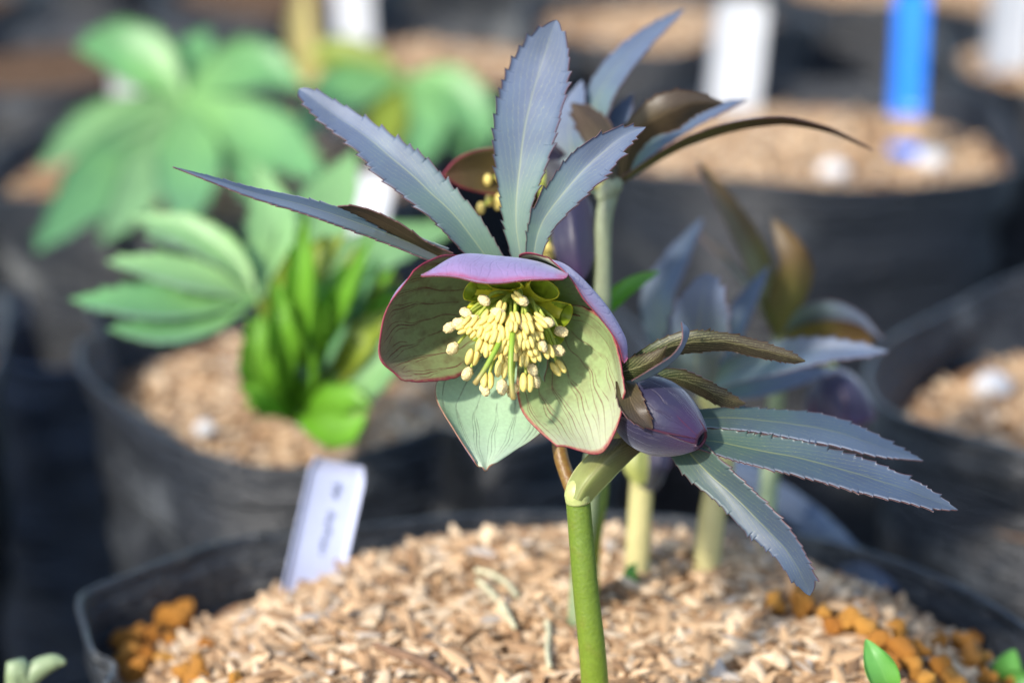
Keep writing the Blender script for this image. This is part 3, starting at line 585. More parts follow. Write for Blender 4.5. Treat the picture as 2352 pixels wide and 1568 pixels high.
# stamens
PO = [(525, 385, 40, 0), (315, 530, 30, 0), (415, 610, 10, 0), (225, 650, -20, 1), (130, 700, -30, 0), (685, 525, 10, 0), (960, 650, 80, 0), (1255, 640, 10, 0), (1410, 745, 20, 1), (1375, 960, 25, 1), (1190, 910, 60, 0), (165, 940, -50, 1), (330, 1230, -65, 1), (735, 1380, 90, 1), (850, 1420, -75, 1), (1080, 1180, 70, 0), (1105, 1310, 60, 1), (535, 1405, 80, 0), (955, 385, 35, 0)]
FR = [(390, 1040, -72, 1.35), (560, 1300, 88, 1.35), (725, 1175, 95, 1.3), (1015, 1330, 90, 1.4), (1375, 1160, 52, 1.3), (905, 345, 40, 0.9)]
INN = [(280, 700), (385, 730), (500, 690), (560, 570), (620, 620), (690, 690), (600, 720), (510, 750), (490, 880), (590, 800), (670, 820), (570, 970), (630, 920), (760, 910), (820, 640), (870, 680), (770, 760), (880, 580), (900, 790), (960, 790), (1030, 700), (1050, 800), (1040, 870), (940, 880), (960, 970), (740, 1040), (830, 1000), (990, 1080), (1110, 920), (1080, 960), (1120, 1030), (1150, 600), (1180, 660), (1150, 780), (1260, 980), (440, 650), (340, 650), (700, 600), (780, 840), (640, 1000), (540, 640), (860, 900), (1010, 620), (720, 480), (660, 560)]
rs = np.random.default_rng(5)
def stamen(zx, zy, ang, size, kind):
    r0 = math.hypot(zx-800, (zy-780)*0.9); d = -5.5+7.0*(r0/700)**2+rs.uniform(-1, 1)+(0.004*(zy-780) if zy > 780 else 0)*0.4
    c = P(*zf(zx, zy), d); a = R_(ang); ax = RT*math.cos(a)-UP*math.sin(a)-FW*rs.uniform(0.1, 0.7); s, t, ax = frame(ax)
    if s.dot(RT) < 0: s = -s; t = -t
    root_ = P(1195+rs.normal(0, 9), 692+rs.normal(0, 8), 12.5)
    # filament, joins the base of the anther
    e = c-(c-root_)/np.linalg.norm(c-root_)*0.0006
    p = [root_, root_*0.62+c*0.38+UP*0.0016-FW*0.0018, root_*0.25+c*0.75+UP*0.0014-FW*0.0008, e]
    pp = cat_rom(np.array(p), 12); V = []; F = []; MI = []; tg = np.gradient(pp, axis=0); u0 = np.array((0.2, 0.1, 1.0))
    for i in range(12):
        s1 = np.cross(tg[i]/np.linalg.norm(tg[i]), u0); s1 /= np.linalg.norm(s1); s2 = np.cross(s1, tg[i]/np.linalg.norm(tg[i])); rd = 0.00042-0.00016*i/11
        for j in range(6): q = 2*math.pi*j/6; V.append(pp[i]+rd*(math.cos(q)*s1+math.sin(q)*s2))
    F += [(i*6+j, i*6+(j+1) % 6, (i+1)*6+(j+1) % 6, (i+1)*6+j) for i in range(11) for j in range(6)]; MI += [0]*len(F)
    size *= 1.12; L = 0.00115*size; size = size*1.25 if kind != 'fresh' else size
    if kind == 'fresh':
        for sd in (-1, 1):
            v, f = ellipsoid(c+s*sd*0.00040*size, np.array((s, t, ax)), (0.00047*size, 0.00062*size, L), 9, 8); k = len(V); V += v; F += [tuple(k+q for q in g_) for g_ in f]; MI += [1]*len(f)
    else:
        v, f = ellipsoid(c, np.array((s, t, ax)), (0.00072*size, 0.00062*size, 0.0010*size), 14, 10, 0.13, rs); k = len(V); V += v; F += [tuple(k+q for q in g_) for g_ in f]; MI += [1]*len(f)
    return mesh_obj('stamen', V, F, [FILAMENT, ANTHER if kind == 'fresh' else POLLEN], flower, MI)
for zx, zy, an, op in PO: stamen(zx, zy, an, 1.05 if op else 0.95, 'pollen')
for zx, zy, an, sz in FR: stamen(zx, zy, an, sz, 'fresh')
for zx, zy in INN: stamen(zx+rs.normal(0, 8), zy+rs.normal(0, 8), math.degrees(math.atan2(zy-250, zx-800))+rs.normal(0, 14), rs.uniform(0.92, 1.15), 'fresh')
def style(pts): return tube('style', pts, (0.0006, 0.00055, 0.0005, 0.00045, 0.0006), STYLE, flower, 24, 8)
style([P(1195, 690, 12), P(1170, 720, 1), P(1147, 785, -6), P(1118, 840, -8), P(1100, 868, -8.5), P(1092, 880, -8)])
style([P(1195, 690, 12), P(1182, 720, 0), P(1176, 780, -7), P(1173, 850, -9), P(1177, 900, -9.5), P(1180, 914, -9)])
style([P(1195, 690, 12), P(1188, 700, 2), P(1180, 740, -4), P(1182, 800, -5), P(1184, 830, -5)])
# stems of the front shoot
tube('stem', [BASE+np.array((0.0005, 0.0, -0.012)), P(1366, 1568, 13.5), P(1345, 1350, 9), P(1332, 1200, 7), P(1326, 1125, 6)], (0.0027, 0.0026, 0.0024, 0.0023, 0.0023), STEM, hel, 40, 18)
tube('stem_node', [P(1328, 1152, 6), P(1327, 1135, 5.6), P(1330, 1118, 5.6), P(1338, 1102, 6)], (0.0023, 0.0025, 0.0022, 0.0011), NODE_MAT, hel, 14, 18)
tube('pedicel', [P(1318, 1135, 9), P(1300, 1085, 11), P(1287, 1040, 12), P(1278, 960, 15), P(1250, 850, 20), P(1205, 740, 20), P(1195, 700, 15)], (0.0014, 0.0014, 0.0014, 0.0014, 0.0013, 0.0013, 0.0015), STEM_BRN, hel, 30, 12)
leaf('bract_sheath', [(1300, 1140), (1308, 1108), (1330, 1072), (1375, 1026), (1425, 990), (1475, 965)], [(1352, 1152), (1374, 1128), (1398, 1104), (1428, 1072), (1468, 1035), (1516, 1008)], (3.2, 2.6, 4, 6.5, 8), (SHEATH, SHEATH, NODE_MAT), hel, tooth=0, fold=-3.6, thick=0.0008, wave=0.12, cols=8)
tube('bud_stalk', [P(1345, 1105, 8), P(1385, 1050, 9), P(1430, 1000, 9), P(1450, 950, 8)], (0.0018, 0.0019, 0.0019, 0.0019), STEM_OL, hel, 16, 12)
# bracts above the flower
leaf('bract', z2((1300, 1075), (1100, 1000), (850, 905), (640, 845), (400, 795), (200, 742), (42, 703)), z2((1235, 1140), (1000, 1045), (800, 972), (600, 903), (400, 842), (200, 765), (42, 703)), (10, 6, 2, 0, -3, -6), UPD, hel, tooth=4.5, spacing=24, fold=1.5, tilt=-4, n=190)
leaf('bract', z2((1320, 1095), (1200, 1045), (1090, 968), (960, 905), (860, 880), (790, 882)), z2((1230, 1120), (1150, 1060), (1040, 1005), (930, 945), (860, 910), (790, 882)), (8, 6, 4, 2, 0), BRM, hel, tooth=5, spacing=26, fold=0.5, tilt=3)
leaf('bract', z2((1400, 1130), (1230, 950), (1110, 850), (980, 745), (860, 610), (720, 500), (630, 400), (618, 350)), z2((1560, 1130), (1430, 920), (1300, 780), (1200, 670), (1040, 560), (830, 430), (690, 355), (618, 350)), (14, 12, 13, 16, 20, 22), UPM, hel, tooth=6, spacing=30, fold=2.0, tilt=1.5, n=190)
leaf('bract', z2((1590, 1150), (1545, 950), (1500, 580), (1535, 350), (1600, 200), (1690, 90), (1785, 38)), z2((1670, 1150), (1665, 920), (1745, 680), (1800, 480), (1838, 300), (1835, 150), (1785, 38)), (14, 14, 15, 18, 20, 18), UPM, hel, tooth=7, spacing=28, fold=1.8, tilt=-1.5, n=200)
leaf('bract', z2((1640, 1150), (1660, 960), (1705, 850), (1840, 660), (1960, 570), (2080, 525), (2192, 523)), z2((1710, 1150), (1745, 1030), (1810, 940), (1920, 830), (2030, 720), (2110, 610), (2192, 523)), (13, 12, 10, 9, 8, 8), UPM, hel, tooth=6, spacing=27, fold=2.0, tilt=-1, n=170)
# closed bud
BB = P(1428, 918, 7); BT = P(1607, 1008, -1.0); bax = BT-BB; BL = np.linalg.norm(bax); bs, bt, bax = frame(bax)
bud = mesh_obj('bud', *ellipsoid((BB+BT)/2, np.array((bs, bt, bax)), (0.0050, 0.0050, BL*0.46), 16, 12), SEP_DK_OUT, hel)
side_up = np.cross(bax, FW); side_up /= np.linalg.norm(side_up)
if side_up.dot(UP) < 0: side_up = -side_up
tocam = np.cross(side_up, bax); 
if tocam.dot(FW) > 0: tocam = -tocam
def bud_sepal(a0, span, rad, lift=0.0004):
    n, m = 30, 22; G = np.zeros((n, m, 3))
    for i in range(n):
        s = i/(n-1); pr = (math.sin(math.pi*min(1, 0.10+0.86*s**0.85))**0.72)
        for j in range(m):
            t = j/(m-1)*2-1; ang = R_(a0)+R_(span)*t*(0.55+0.45*math.sin(math.pi*s*0.9)**0.5)
            rr_ = rad*pr+lift*abs(t)**3
            G[i, j] = BB+bax*BL*(s*1.02)+(tocam*math.cos(ang)+side_up*math.sin(ang))*rr_
    o = shell('sepal', G, 0.0005, (SEP_DK_OUT, SEP_DK_OUT, BUD_EDGE), bud); return o
bud_sepal(200, 72, 0.0061); bud_sepal(130, 72, 0.0062); bud_sepal(-95, 78, 0.0062); bud_sepal(-38, 62, 0.0064); bud_sepal(52, 74, 0.0069, 0.0002)
# bracts round the bud
leaf('bract', z4((225, 345), (290, 290), (400, 225), (520, 180), (640, 175), (780, 190), (960, 240), (1080, 285), (1148, 325)), z4((300, 400), (380, 330), (480, 295), (600, 280), (760, 272), (880, 300), (1000, 320), (1090, 335), (1148, 325)), (6, 3, 1, 2, 4, 6), UNM, hel, tooth=4.5, spacing=17, fold=-2.0, tilt=2, n=190)
leaf('bract', z4((210, 330), (300, 300), (380, 280), (452, 248)), z4((240, 425), (330, 400), (410, 340), (452, 248)), (0, -3, -5, -6), UNM, hel, tooth=3, spacing=14, fold=-1, tilt=1)
leaf('bract', z4((270, 425), (370, 365), (470, 300), (520, 235), (528, 180), (522, 128)), z4((300, 430), (400, 385), (500, 305), (545, 230), (560, 170), (522, 128)), (-3, -5, -6, -6.5, -6), (LEAF_UP, LEAF_UN, LEAF_EDGE), hel, tooth=2.5, spacing=14, fold=-1, tilt=3)
leaf('bract', z4((380, 380), (450, 362), (540, 372), (640, 415), (740, 470), (848, 538)), z4((480, 430), (560, 470), (640, 510), (720, 550), (790, 552), (848, 538)), (7, 8, 9, 10, 11), UNM, hel, tooth=4, spacing=17, fold=-1, tilt=2)
leaf('bract', z4((285, 420), (320, 490), (345, 560), (370, 610), (376, 668)), z4((190, 430), (205, 540), (250, 610), (310, 650), (376, 668)), (2, -2, -4, -4.5, -4), BRM, hel, tooth=3, spacing=15, fold=1, tilt=-1)
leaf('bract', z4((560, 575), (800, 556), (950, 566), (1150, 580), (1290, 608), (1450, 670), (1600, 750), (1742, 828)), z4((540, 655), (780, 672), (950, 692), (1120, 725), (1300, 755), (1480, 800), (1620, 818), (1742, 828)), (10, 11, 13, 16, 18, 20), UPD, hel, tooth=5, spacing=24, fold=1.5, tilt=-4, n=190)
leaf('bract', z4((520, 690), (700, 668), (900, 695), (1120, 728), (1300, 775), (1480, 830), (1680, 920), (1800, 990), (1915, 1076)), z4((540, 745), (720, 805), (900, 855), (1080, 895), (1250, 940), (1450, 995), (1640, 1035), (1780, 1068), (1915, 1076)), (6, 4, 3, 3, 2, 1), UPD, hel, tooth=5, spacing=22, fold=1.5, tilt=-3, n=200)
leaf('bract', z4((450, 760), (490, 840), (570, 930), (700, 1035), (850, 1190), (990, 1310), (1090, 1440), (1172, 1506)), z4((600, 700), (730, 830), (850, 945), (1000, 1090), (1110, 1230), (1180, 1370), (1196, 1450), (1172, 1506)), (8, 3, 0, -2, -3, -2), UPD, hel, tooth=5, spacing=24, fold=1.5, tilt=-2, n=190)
# ---- shoot behind: stem, bracts, second flower
B0 = plane(1322, 1420, 0.187)
tube('stem', [B0+np.array((0, 0, -0.01)), B0*0.5+P(1350, 1150, 62)*0.5, P(1375, 950, 58), P(1383, 700, 55), P(1386, 520, 52), P(1400, 440, 52)], (0.0021, 0.0021, 0.002, 0.0019, 0.0018, 0.002), STEM_GREY, hel, 36, 14)
tube('stem_node', [P(1384, 462, 52), P(1396, 442, 51.5), P(1412, 424, 51), P(1424, 412, 51)], (0.0018, 0.0021, 0.0019, 0.001), STEM_GREY, hel, 10, 12)
leafm('bract', z3((290, 500), (440, 400), (600, 305), (760, 240), (900, 200), (1050, 175), (1200, 172), (1400, 215), (1540, 275), (1650, 330)), 11, (52, 50, 47, 45, 46, 50, 55), OLM, hel, fold=-3, tilt=6, tooth=2, base=0.6)
leaf('bract', z3((290, 480), (300, 300), (330, 190), (470, 50), (590, 12), (720, 20), (850, 75)), z3((330, 500), (390, 350), (480, 255), (600, 215), (700, 140), (780, 105), (850, 75)), (51, 47, 44, 42, 43, 46), BRM, hel, fold=-2, tilt=2, tooth=4, spacing=24)
leaf('bract', z3((265, 500), (110, 275), (60, 170), (42, 75)), z3((300, 480), (262, 210), (150, 100), (42, 75)), (50, 50, 52, 55), BRM, hel, fold=-1, tilt=2, tooth=4, spacing=24)
leafm('bract', z3((310, 480), (390, 360), (520, 250), (700, 150), (850, 95), (980, 55)), 24, (54, 56, 60, 66, 72), UPM, hel, fold=1.5, tilt=-2, tooth=3)
leafm('bract', [(1400, 430), (1362, 330), (1370, 240), (1410, 165), (1480, 90), (1572, 22)], 32, (55, 58, 62, 68, 76, 82), UPM, hel, fold=1.5, tilt=-3, tooth=3, prof=0.9)
leafm('bract', [(1390, 440), (1340, 390), (1312, 330), (1316, 260), (1338, 185)], 46, (55, 58, 60, 62, 64), UPM, hel, fold=1, tilt=-3, tooth=3)
leafm('bract', [(1400, 430), (1410, 330), (1425, 270), (1455, 215)], 34, (56, 60, 64, 66), UPM, hel, fold=1, tilt=-3, tooth=3)
def bell(c, axis, up, Rw, depth, mats, parent, name='flower', nst=24, spread=1.0, angs=(0, 72, 144, 216, 288), seed=0):
    """nodding hellebore flower: five overlapping cupped sepals round an axis"""
    rb = np.random.default_rng(seed); axis = np.asarray(axis, float); axis /= np.linalg.norm(axis); up = np.asarray(up, float); up = up-axis*up.dot(axis); up /= np.linalg.norm(up); sd = np.cross(axis, up)
    fl_ = mesh_obj(name, *ellipsoid(c, np.array((sd, up, axis)), (0.002, 0.002, 0.002), 8, 6), FILAMENT, parent)
    for a0 in angs:
        n, m = 22, 16; G = np.zeros((n, m, 3))
        for i in range(n):
            s = i/(n-1); rad = Rw*(math.sin(s*1.45)**0.8)*spread*(1-0.12*s*s); dp = depth*(s**1.6)
            for j in range(m):
                t = j/(m-1)*2-1; an = R_(a0)+R_(46)*t*(math.sin(math.pi*(0.1+0.86*s*0.88)))**0.6
                rr_ = rad*(1+0.05*math.sin(3*t+s*4))-0.0006*(int(a0) % 2)
                G[i, j] = c+axis*(dp-0.0015*abs(t)**3*0)+(up*math.cos(an)+sd*math.sin(an))*rr_
        o = shell('sepal', G, 0.0006, mats, fl_); N = o.data
        s_ = sum(np.dot(np.array(p.normal), (c+axis*depth*0.8-origin(parent))-np.array(p.center))*p.area for p in N.polygons if p.material_index == 0)
        if s_ < 0:
            for p in N.polygons:
                if p.material_index < 2: p.material_index = 1-p.material_index
    for i in range(nst):
        a = rb.uniform(0, 6.28); q = rb.random()**0.5*Rw*0.5; e = c+axis*depth*rb.uniform(0.6, 0.85)+(up*math.cos(a)+sd*math.sin(a))*q; p = np.array([c, c+axis*depth*0.4+(e-c)*0.15, e])
        pp = cat_rom(p, 6); V = []; s1, s2, _ = frame(e-c)
        for k in range(6):
            for j in range(5): V.append(pp[k]+0.00028*(math.cos(j*1.2566)*s1+math.sin(j*1.2566)*s2))
        F = [(k*5+j, k*5+(j+1) % 5, (k+1)*5+(j+1) % 5, (k+1)*5+j) for k in range(5) for j in range(5)]; MI = [0]*len(F)
        v, f = ellipsoid(e, np.eye(3), (0.0008, 0.0007, 0.0012), 8, 6); k = len(V); V += v; F += [tuple(k+x_ for x_ in g_) for g_ in f]; MI += [1]*len(f)
        mesh_obj('stamen', V, F, [FILAMENT, ANTHER], fl_, MI)
    return fl_
fbc = P(1240, 410, 60)
f2 = mesh_obj('flower', *ellipsoid(fbc, np.eye(3), (0.0024, 0.0024, 0.0024), 10, 8), FILAMENT, hel)
SPK = dict(tooth=0, n=50, thick=0.0004, wave=0.2)
leaf('sepal', [(1235, 370), (1170, 340), (1100, 343), (1048, 366), (1016, 402)], [(1235, 440), (1180, 452), (1120, 446), (1060, 430), (1016, 402)], (60, 57, 54, 50, 47), (SEP_DK_IN, SEP_DK_OUT, SEP_EDGE), f2, fold=2.5, **SPK)
leaf('sepal', [(1225, 380), (1258, 430), (1264, 500), (1272, 570), (1296, 628), (1338, 648)], [(1262, 360), (1310, 392), (1350, 450), (1366, 520), (1364, 590), (1338, 648)], (60, 55, 51, 49, 49, 50), (SEP_DK_OUT, SEP_DK_IN, SEP_EDGE), f2, fold=-3.5, **SPK)
leaf('sepal', [(1215, 400), (1190, 460), (1195, 540), (1230, 610)], [(1265, 400), (1290, 470), (1280, 550), (1230, 610)], (62, 64, 63, 60), (SEP_DK_IN, SEP_DK_OUT, SEP_EDGE), f2, fold=3, **SPK)
leaf('sepal', [(1200, 400), (1190, 340), (1220, 310), (1270, 330)], [(1250, 420), (1290, 400), (1300, 360), (1270, 330)], (61, 60, 58, 55), (SEP_DK_OUT, SEP_DK_IN, SEP_EDGE), f2, fold=-3, **SPK)
for i in range(18):
    cx_, cy_ = (rs.normal(1142, 12), rs.uniform(395, 480)) if i < 11 else (rs.normal(1258, 10), rs.uniform(555, 600)); e = P(cx_, cy_, rs.uniform(50, 56)); pp = cat_rom(np.array([fbc, fbc*0.5+e*0.5+UP*0.002, e]), 6); V = []; s1, s2, _ = frame(e-fbc)
    for k in range(6):
        for j in range(5): V.append(pp[k]+0.00028*(math.cos(j*1.2566)*s1+math.sin(j*1.2566)*s2))
    F = [(k*5+j, k*5+(j+1) % 5, (k+1)*5+(j+1) % 5, (k+1)*5+j) for k in range(5) for j in range(5)]; MI = [0]*len(F)
    v, f = ellipsoid(e, np.eye(3), (0.0009, 0.0008, 0.0013), 8, 6); k = len(V); V += v; F += [tuple(k+x_ for x_ in g_) for g_ in f]; MI += [1]*len(f); mesh_obj('stamen', V, F, [FILAMENT, ANTHER], f2, MI)
tube('pedicel', [P(1400, 446, 52), P(1370, 420, 55), P(1330, 418, 58), P(1275, 400, 60), fbc], (0.0014, 0.0013, 0.0013, 0.0013, 0.0016), STEM_OL, hel, 14, 10)
# ---- third shoot to the right, out of focus
S2b, S3b = plane(1462, 1325, 0.185), plane(1612, 1330, 0.184)
tube('stem', [S2b+np.array((0, 0, -0.01)), S2b*0.65+P(1474, 1090, 92)*0.35, P(1476, 1080, 92), P(1480, 1035, 92)], (0.0029, 0.0028, 0.0026, 0.0022), STEM_CREAM, hel, 24, 16)
tube('stem', [S3b+np.array((0, 0, -0.01)), S3b*0.5+P(1655, 1070, 95)*0.5, P(1660, 1040, 95), P(1650, 960, 95), P(1620, 900, 95)], (0.0031, 0.0030, 0.0029, 0.0026, 0.0024), STEM_CREAM, hel, 28, 16)
tube('stem', [B0+np.array((0.004, 0.012, -0.01)), P(1362, 1260, 72), P(1376, 1160, 70), P(1385, 1080, 70), P(1400, 1000, 70)], (0.0015, 0.0016, 0.0017, 0.0016, 0.0014), STEM, hel, 20, 12)
b2_ = mesh_obj('bud', *ellipsoid(P(1487, 1062, 92), np.array((RT, FW, UP)), (0.0042, 0.0042, 0.0068), 16, 12), SEP_DK_OUT, hel)
leaf('sepal', [(1455, 1110), (1432, 1070), (1440, 1030), (1470, 1000)], [(1482, 1112), (1488, 1070), (1486, 1030), (1470, 1000)], (88, 86.5, 87, 90), (STEM_OL, SEP_DK_OUT, SEP_EDGE), b2_, tooth=0, fold=-1.5, wave=0)
leaf('sepal', [(1490, 1112), (1492, 1070), (1490, 1030), (1500, 995)], [(1505, 1108), (1538, 1070), (1536, 1030), (1500, 995)], (88, 86.5, 87, 90), (SEP_DK_OUT, SEP_DK_OUT, SEP_EDGE), b2_, tooth=0, fold=-1.5, wave=0)
leafm('basal_scale', [(1458, 1345), (1448, 1315), (1462, 1292)], 15, (88, 87, 88), (SEED_G, SEED_G, SEED_G), hel, tooth=0)
leafm('bract', [(1625, 900), (1596, 830), (1606, 750), (1630, 628)], 70, (90, 80, 74, 70, 70), UPM, hel, tooth=5, spacing=26, fold=0.5, tilt=-2, up=3, prof=0.95, pw=0.6)
leafm('young_leaf', [(1384, 725), (1412, 685), (1455, 650), (1515, 622)], 20, (58, 60, 64, 70), (GREEN_Y, GREEN_Y, GREEN_Y), hel, tooth=2)
leafm('bract', [(1620, 895), (1690, 850), (1800, 818), (1900, 803), (2042, 808)], 36, (93, 86, 80, 76, 74), UPM, hel, tooth=5, spacing=26, fold=2.0, tilt=-3)
leafm('bract', [(1620, 905), (1720, 890), (1820, 868), (1935, 845)], 26, (98, 102, 108, 112), UPM, hel, tooth=3, fold=1.5, tilt=-3)
leafm('bract', [(1615, 890), (1540, 800), (1510, 690), (1545, 610), (1615, 500)], 40, (96, 102, 108, 112, 116), UPD, hel, tooth=3, fold=1.5, tilt=-3, prof=0.85)
leafm('bract', [(1620, 890), (1660, 800), (1705, 710), (1768, 610)], 30, (98, 104, 108, 112), UPD, hel, tooth=3, fold=1.5, tilt=-3)
# upright shoot further back, olive bracts and nodding dark flower
S4b = plane(1745, 1290, 0.178)
tube('stem', [S4b+np.array((0, 0, -0.01)), P(1772, 1050, 128), P(1788, 860, 126), P(1790, 770, 125)], (0.0024, 0.0022, 0.002, 0.002), STEM_GREY, hel, 22, 12)
leafm('bract', [(1788, 785), (1800, 700), (1828, 610), (1775, 500)], 42, (124, 120, 116, 118), OLM, hel, tooth=3, fold=1.0, tilt=-2, prof=0.8)
leafm('bract', [(1788, 780), (1755, 640), (1700, 520), (1598, 365)], 30, (124, 122, 118, 112), OLM, hel, tooth=3, fold=2, tilt=3, prof=0.8)
leafm('bract', [(1785, 775), (1725, 665), (1660, 590), (1590, 520)], 11, (126, 128, 130, 132), OLM, hel, tooth=1, fold=1, tilt=3, base=0.7)
leaf('bract', [(1800, 760), (1840, 705), (1910, 690), (1980, 722), (2030, 780)], [(1800, 790), (1860, 745), (1920, 738), (1980, 752), (2030, 780)], (123, 115, 108, 106, 104), (LEAF_UP, LEAF_OL, LEAF_EDGE), hel, tooth=2, fold=-1, tilt=3)
leaf('bract', [(1800, 765), (1860, 742), (1920, 735), (1980, 750), (2010, 785)], [(1805, 800), (1850, 798), (1910, 800), (1960, 800), (2010, 785)], (124, 117, 112, 109, 108), OLM, hel, tooth=2, fold=1, tilt=3)
tube('pedicel', [P(1790, 775, 125), P(1830, 800, 122), P(1880, 815, 120), P(1905, 845, 120)], (0.0015, 0.0014, 0.0014, 0.0015), STEM_OL, hel, 12, 10)
bell(P(1905, 850, 120), -UP*0.95+RT*0.25+FW*0.1, FW, 0.0085, 0.0130, (SEP_DK_IN, SEP_DK_OUT, SEP_EDGE), hel, seed=8, nst=8)
# ---------------------------------------------------------------- green hellebores behind
def gplant(name, loc, label):
    return root(name, loc, label, 'plant', 'green hellebores behind the front pot')
GM1 = (GREEN, GREEN_P, GREEN); GMP = (GREEN_P, GREEN, GREEN_P); GMY = (GREEN_Y, GREEN_Y, GREEN_Y); GMO = (GREEN_O, GREEN_O, GREEN_O)
kw = dict(tooth=7, spacing=36, n=60, cols=4, thick=0.0004, prof=1.0, pw=1.0)
pb = plane(668, 965, 0.166); hb = gplant('green_hellebore', tuple(pb), 'leafy green hellebore with a bright young leaf tuft in the sagging pot')
def petiole(pts, parent, rad=0.0013, mat=None): tube('petiole', pts, rad, mat or STEM, parent, 20, 8)
# outspread pale leaf
wc = (592, 688, 175)
petiole([pb, pb*0.5+P(640, 800, 190)*0.5, P(625, 760, 180), P(*wc)], hb)
for mid, w_, d, mt in [([wc[:2], (430, 690), (300, 690), (158, 688)], 42, (175, 168, 162, 160), GM1), ([wc[:2], (480, 735), (360, 758), (245, 755)], 34, (175, 166, 160, 156), GM1),
                   ([wc[:2], (470, 640), (360, 612), (242, 600)], 36, (176, 172, 170, 170), GMP), ([wc[:2], (530, 590), (430, 530), (295, 498)], 40, (177, 180, 184, 190), GMP),
                   ([wc[:2], (618, 590), (622, 490), (588, 372)], 58, (178, 188, 198, 205), GMP), ([(610, 680), (690, 560), (770, 440), (815, 345)], 72, (178, 190, 205, 215), GMP),
                   ([(620, 685), (760, 620), (900, 560), (1062, 520)], 52, (178, 186, 196, 205), GMP), ([(600, 690), (560, 620), (470, 560), (330, 540)], 30, (180, 186, 194, 198), GM1)]:
    leafm('leaflet', mid, w_, d, mt, hb, fold=2.5, up=4, **kw)
# young tuft: many narrow unfolding leaves
ry = np.random.default_rng(21)
for i in range(34):
    f = i/33; tx, ty = 560+400*f+ry.normal(0, 14), 700-90*math.sin(math.pi*f)+ry.normal(0, 45)+(120 if i % 4 == 0 else 0); dt = 150+38*ry.random(); bx = 655+40*f
    mid = [(bx, 962), (bx+(tx-bx)*0.25+ry.normal(0, 8), 962+(ty-962)*0.36), (bx+(tx-bx)*0.65, 962+(ty-962)*0.72), (tx, ty)]
    leafm('young_leaf', mid, ry.uniform(26, 46), (172, dt+8, dt, dt+ry.uniform(-6, 8)), (GMY, GMY, GM1, GMY, GMO, GMY)[i % 6], hb, fold=ry.uniform(1, 5), tilt=ry.uniform(-4, 4), **kw)
for mid, w_, d, mt in [([(640, 800), (650, 700), (710, 610), (790, 540)], 50, (176, 168, 162, 160), GMO), ([(720, 800), (790, 700), (850, 650), (915, 640)], 34, (176, 172, 170, 170), GMO), ([(676, 965), (730, 975), (785, 985), (842, 950)], 42, (168, 156, 150, 148), GMY), ([(664, 965), (620, 920), (585, 900), (550, 885)], 26, (170, 160, 154, 152), GMY),
                   ([(690, 955), (740, 930), (800, 915), (852, 935)], 38, (172, 162, 156, 154), GMY), ([(680, 958), (790, 900), (870, 840), (930, 740)], 46, (176, 166, 160, 160), GMP), ([(660, 960), (600, 880), (590, 800), (600, 720)], 40, (170, 158, 152, 152), GMY)]:
    leafm('young_leaf', mid, w_, d, mt, hb, fold=2.5, up=3, **kw)
# hand-shaped leaves of the pot behind
pc = np.array((-0.125, 0.84, 0.165)); hc = gplant('green_hellebore', tuple(pc), 'green hellebore with a wide hand-shaped leaf of drooping leaflets')
wc = (425, 228)
petiole([pc, pc*0.5+P(430, 330, 430)*0.5, P(428, 260, 425), P(425, 228, 421)], hc)
for mid, w_, d, mt in [([wc, (350, 150), (270, 108), (172, 112)], 62, (420, 425, 428, 425), GM1), ([wc, (432, 165), (455, 110), (480, 70)], 44, (420, 430, 440, 446), GM1), ([wc, (520, 165), (600, 150), (700, 205)], 50, (420, 424, 426, 420), GM1),
                   ([wc, (520, 150), (560, 120), (620, 108)], 38, (422, 432, 440, 446), GM1), ([wc, (540, 280), (640, 330), (745, 415)], 60, (420, 406, 392, 376), GM1), ([wc, (432, 330), (428, 430), (425, 525)], 68, (420, 400, 378, 352), GM1),
                   ([wc, (310, 330), (200, 440), (80, 578)], 62, (420, 398, 372, 345), GM1), ([wc, (310, 262), (200, 300), (88, 385)], 46, (420, 408, 396, 380), GMP), ([wc, (360, 360), (300, 460), (230, 560)], 48, (421, 398, 372, 348), GMP), ([wc, (500, 320), (590, 420), (655, 530)], 40, (422, 406, 386, 366), GM1)]:
    leafm('leaflet', mid, w_*1.12, d, mt, hc, fold=2.5, up=4, **kw)
pk = np.array((-0.045, 1.0, 0.172)); hk = gplant('green_hellebore', tuple(pk), 'green hellebore with one yellowing leaflet, behind the purple bracts')
wc = (930, 182)
petiole([pk, P(935, 230, 500), P(932, 200, 482), P(930, 182, 478)], hk)
for mid, w_, d, mt in [([wc, (850, 190), (760, 215), (690, 290)], 44, (478, 470, 462, 450), GM1), ([wc, (850, 150), (780, 125), (700, 130)], 38, (478, 484, 490, 494), GMO), ([wc, (900, 230), (880, 300), (862, 372)], 42, (478, 468, 460, 450), GMO),
                   ([wc, (960, 240), (970, 310), (965, 380)], 52, (478, 468, 458, 448), GM1), ([wc, (1030, 200), (1090, 260), (1130, 340)], 46, (478, 470, 464, 456), GM1), ([wc, (1010, 250), (1060, 320), (1080, 370)], 34, (480, 474, 468, 460), GM1), ([wc, (800, 220), (720, 260), (700, 330)], 34, (482, 478, 474, 470), GMP)]:
    leafm('leaflet', mid, w_*1.15, d, mt, hk, fold=3, up=5, **kw)
yl = root('yellowed_leaf_stalk', tuple(pk+np.array((-0.055, 0.02, -0.004))), 'faded yellow leaf standing upright beside a white label', 'dead leaf')
leafm('leaf_blade', [(690, 250), (700, 150), (690, 60), (700, -60)], 38, (560, 575, 585, 590), (YELLOWED,)*3, yl, tooth=0, n=30, cols=4, fold=4)
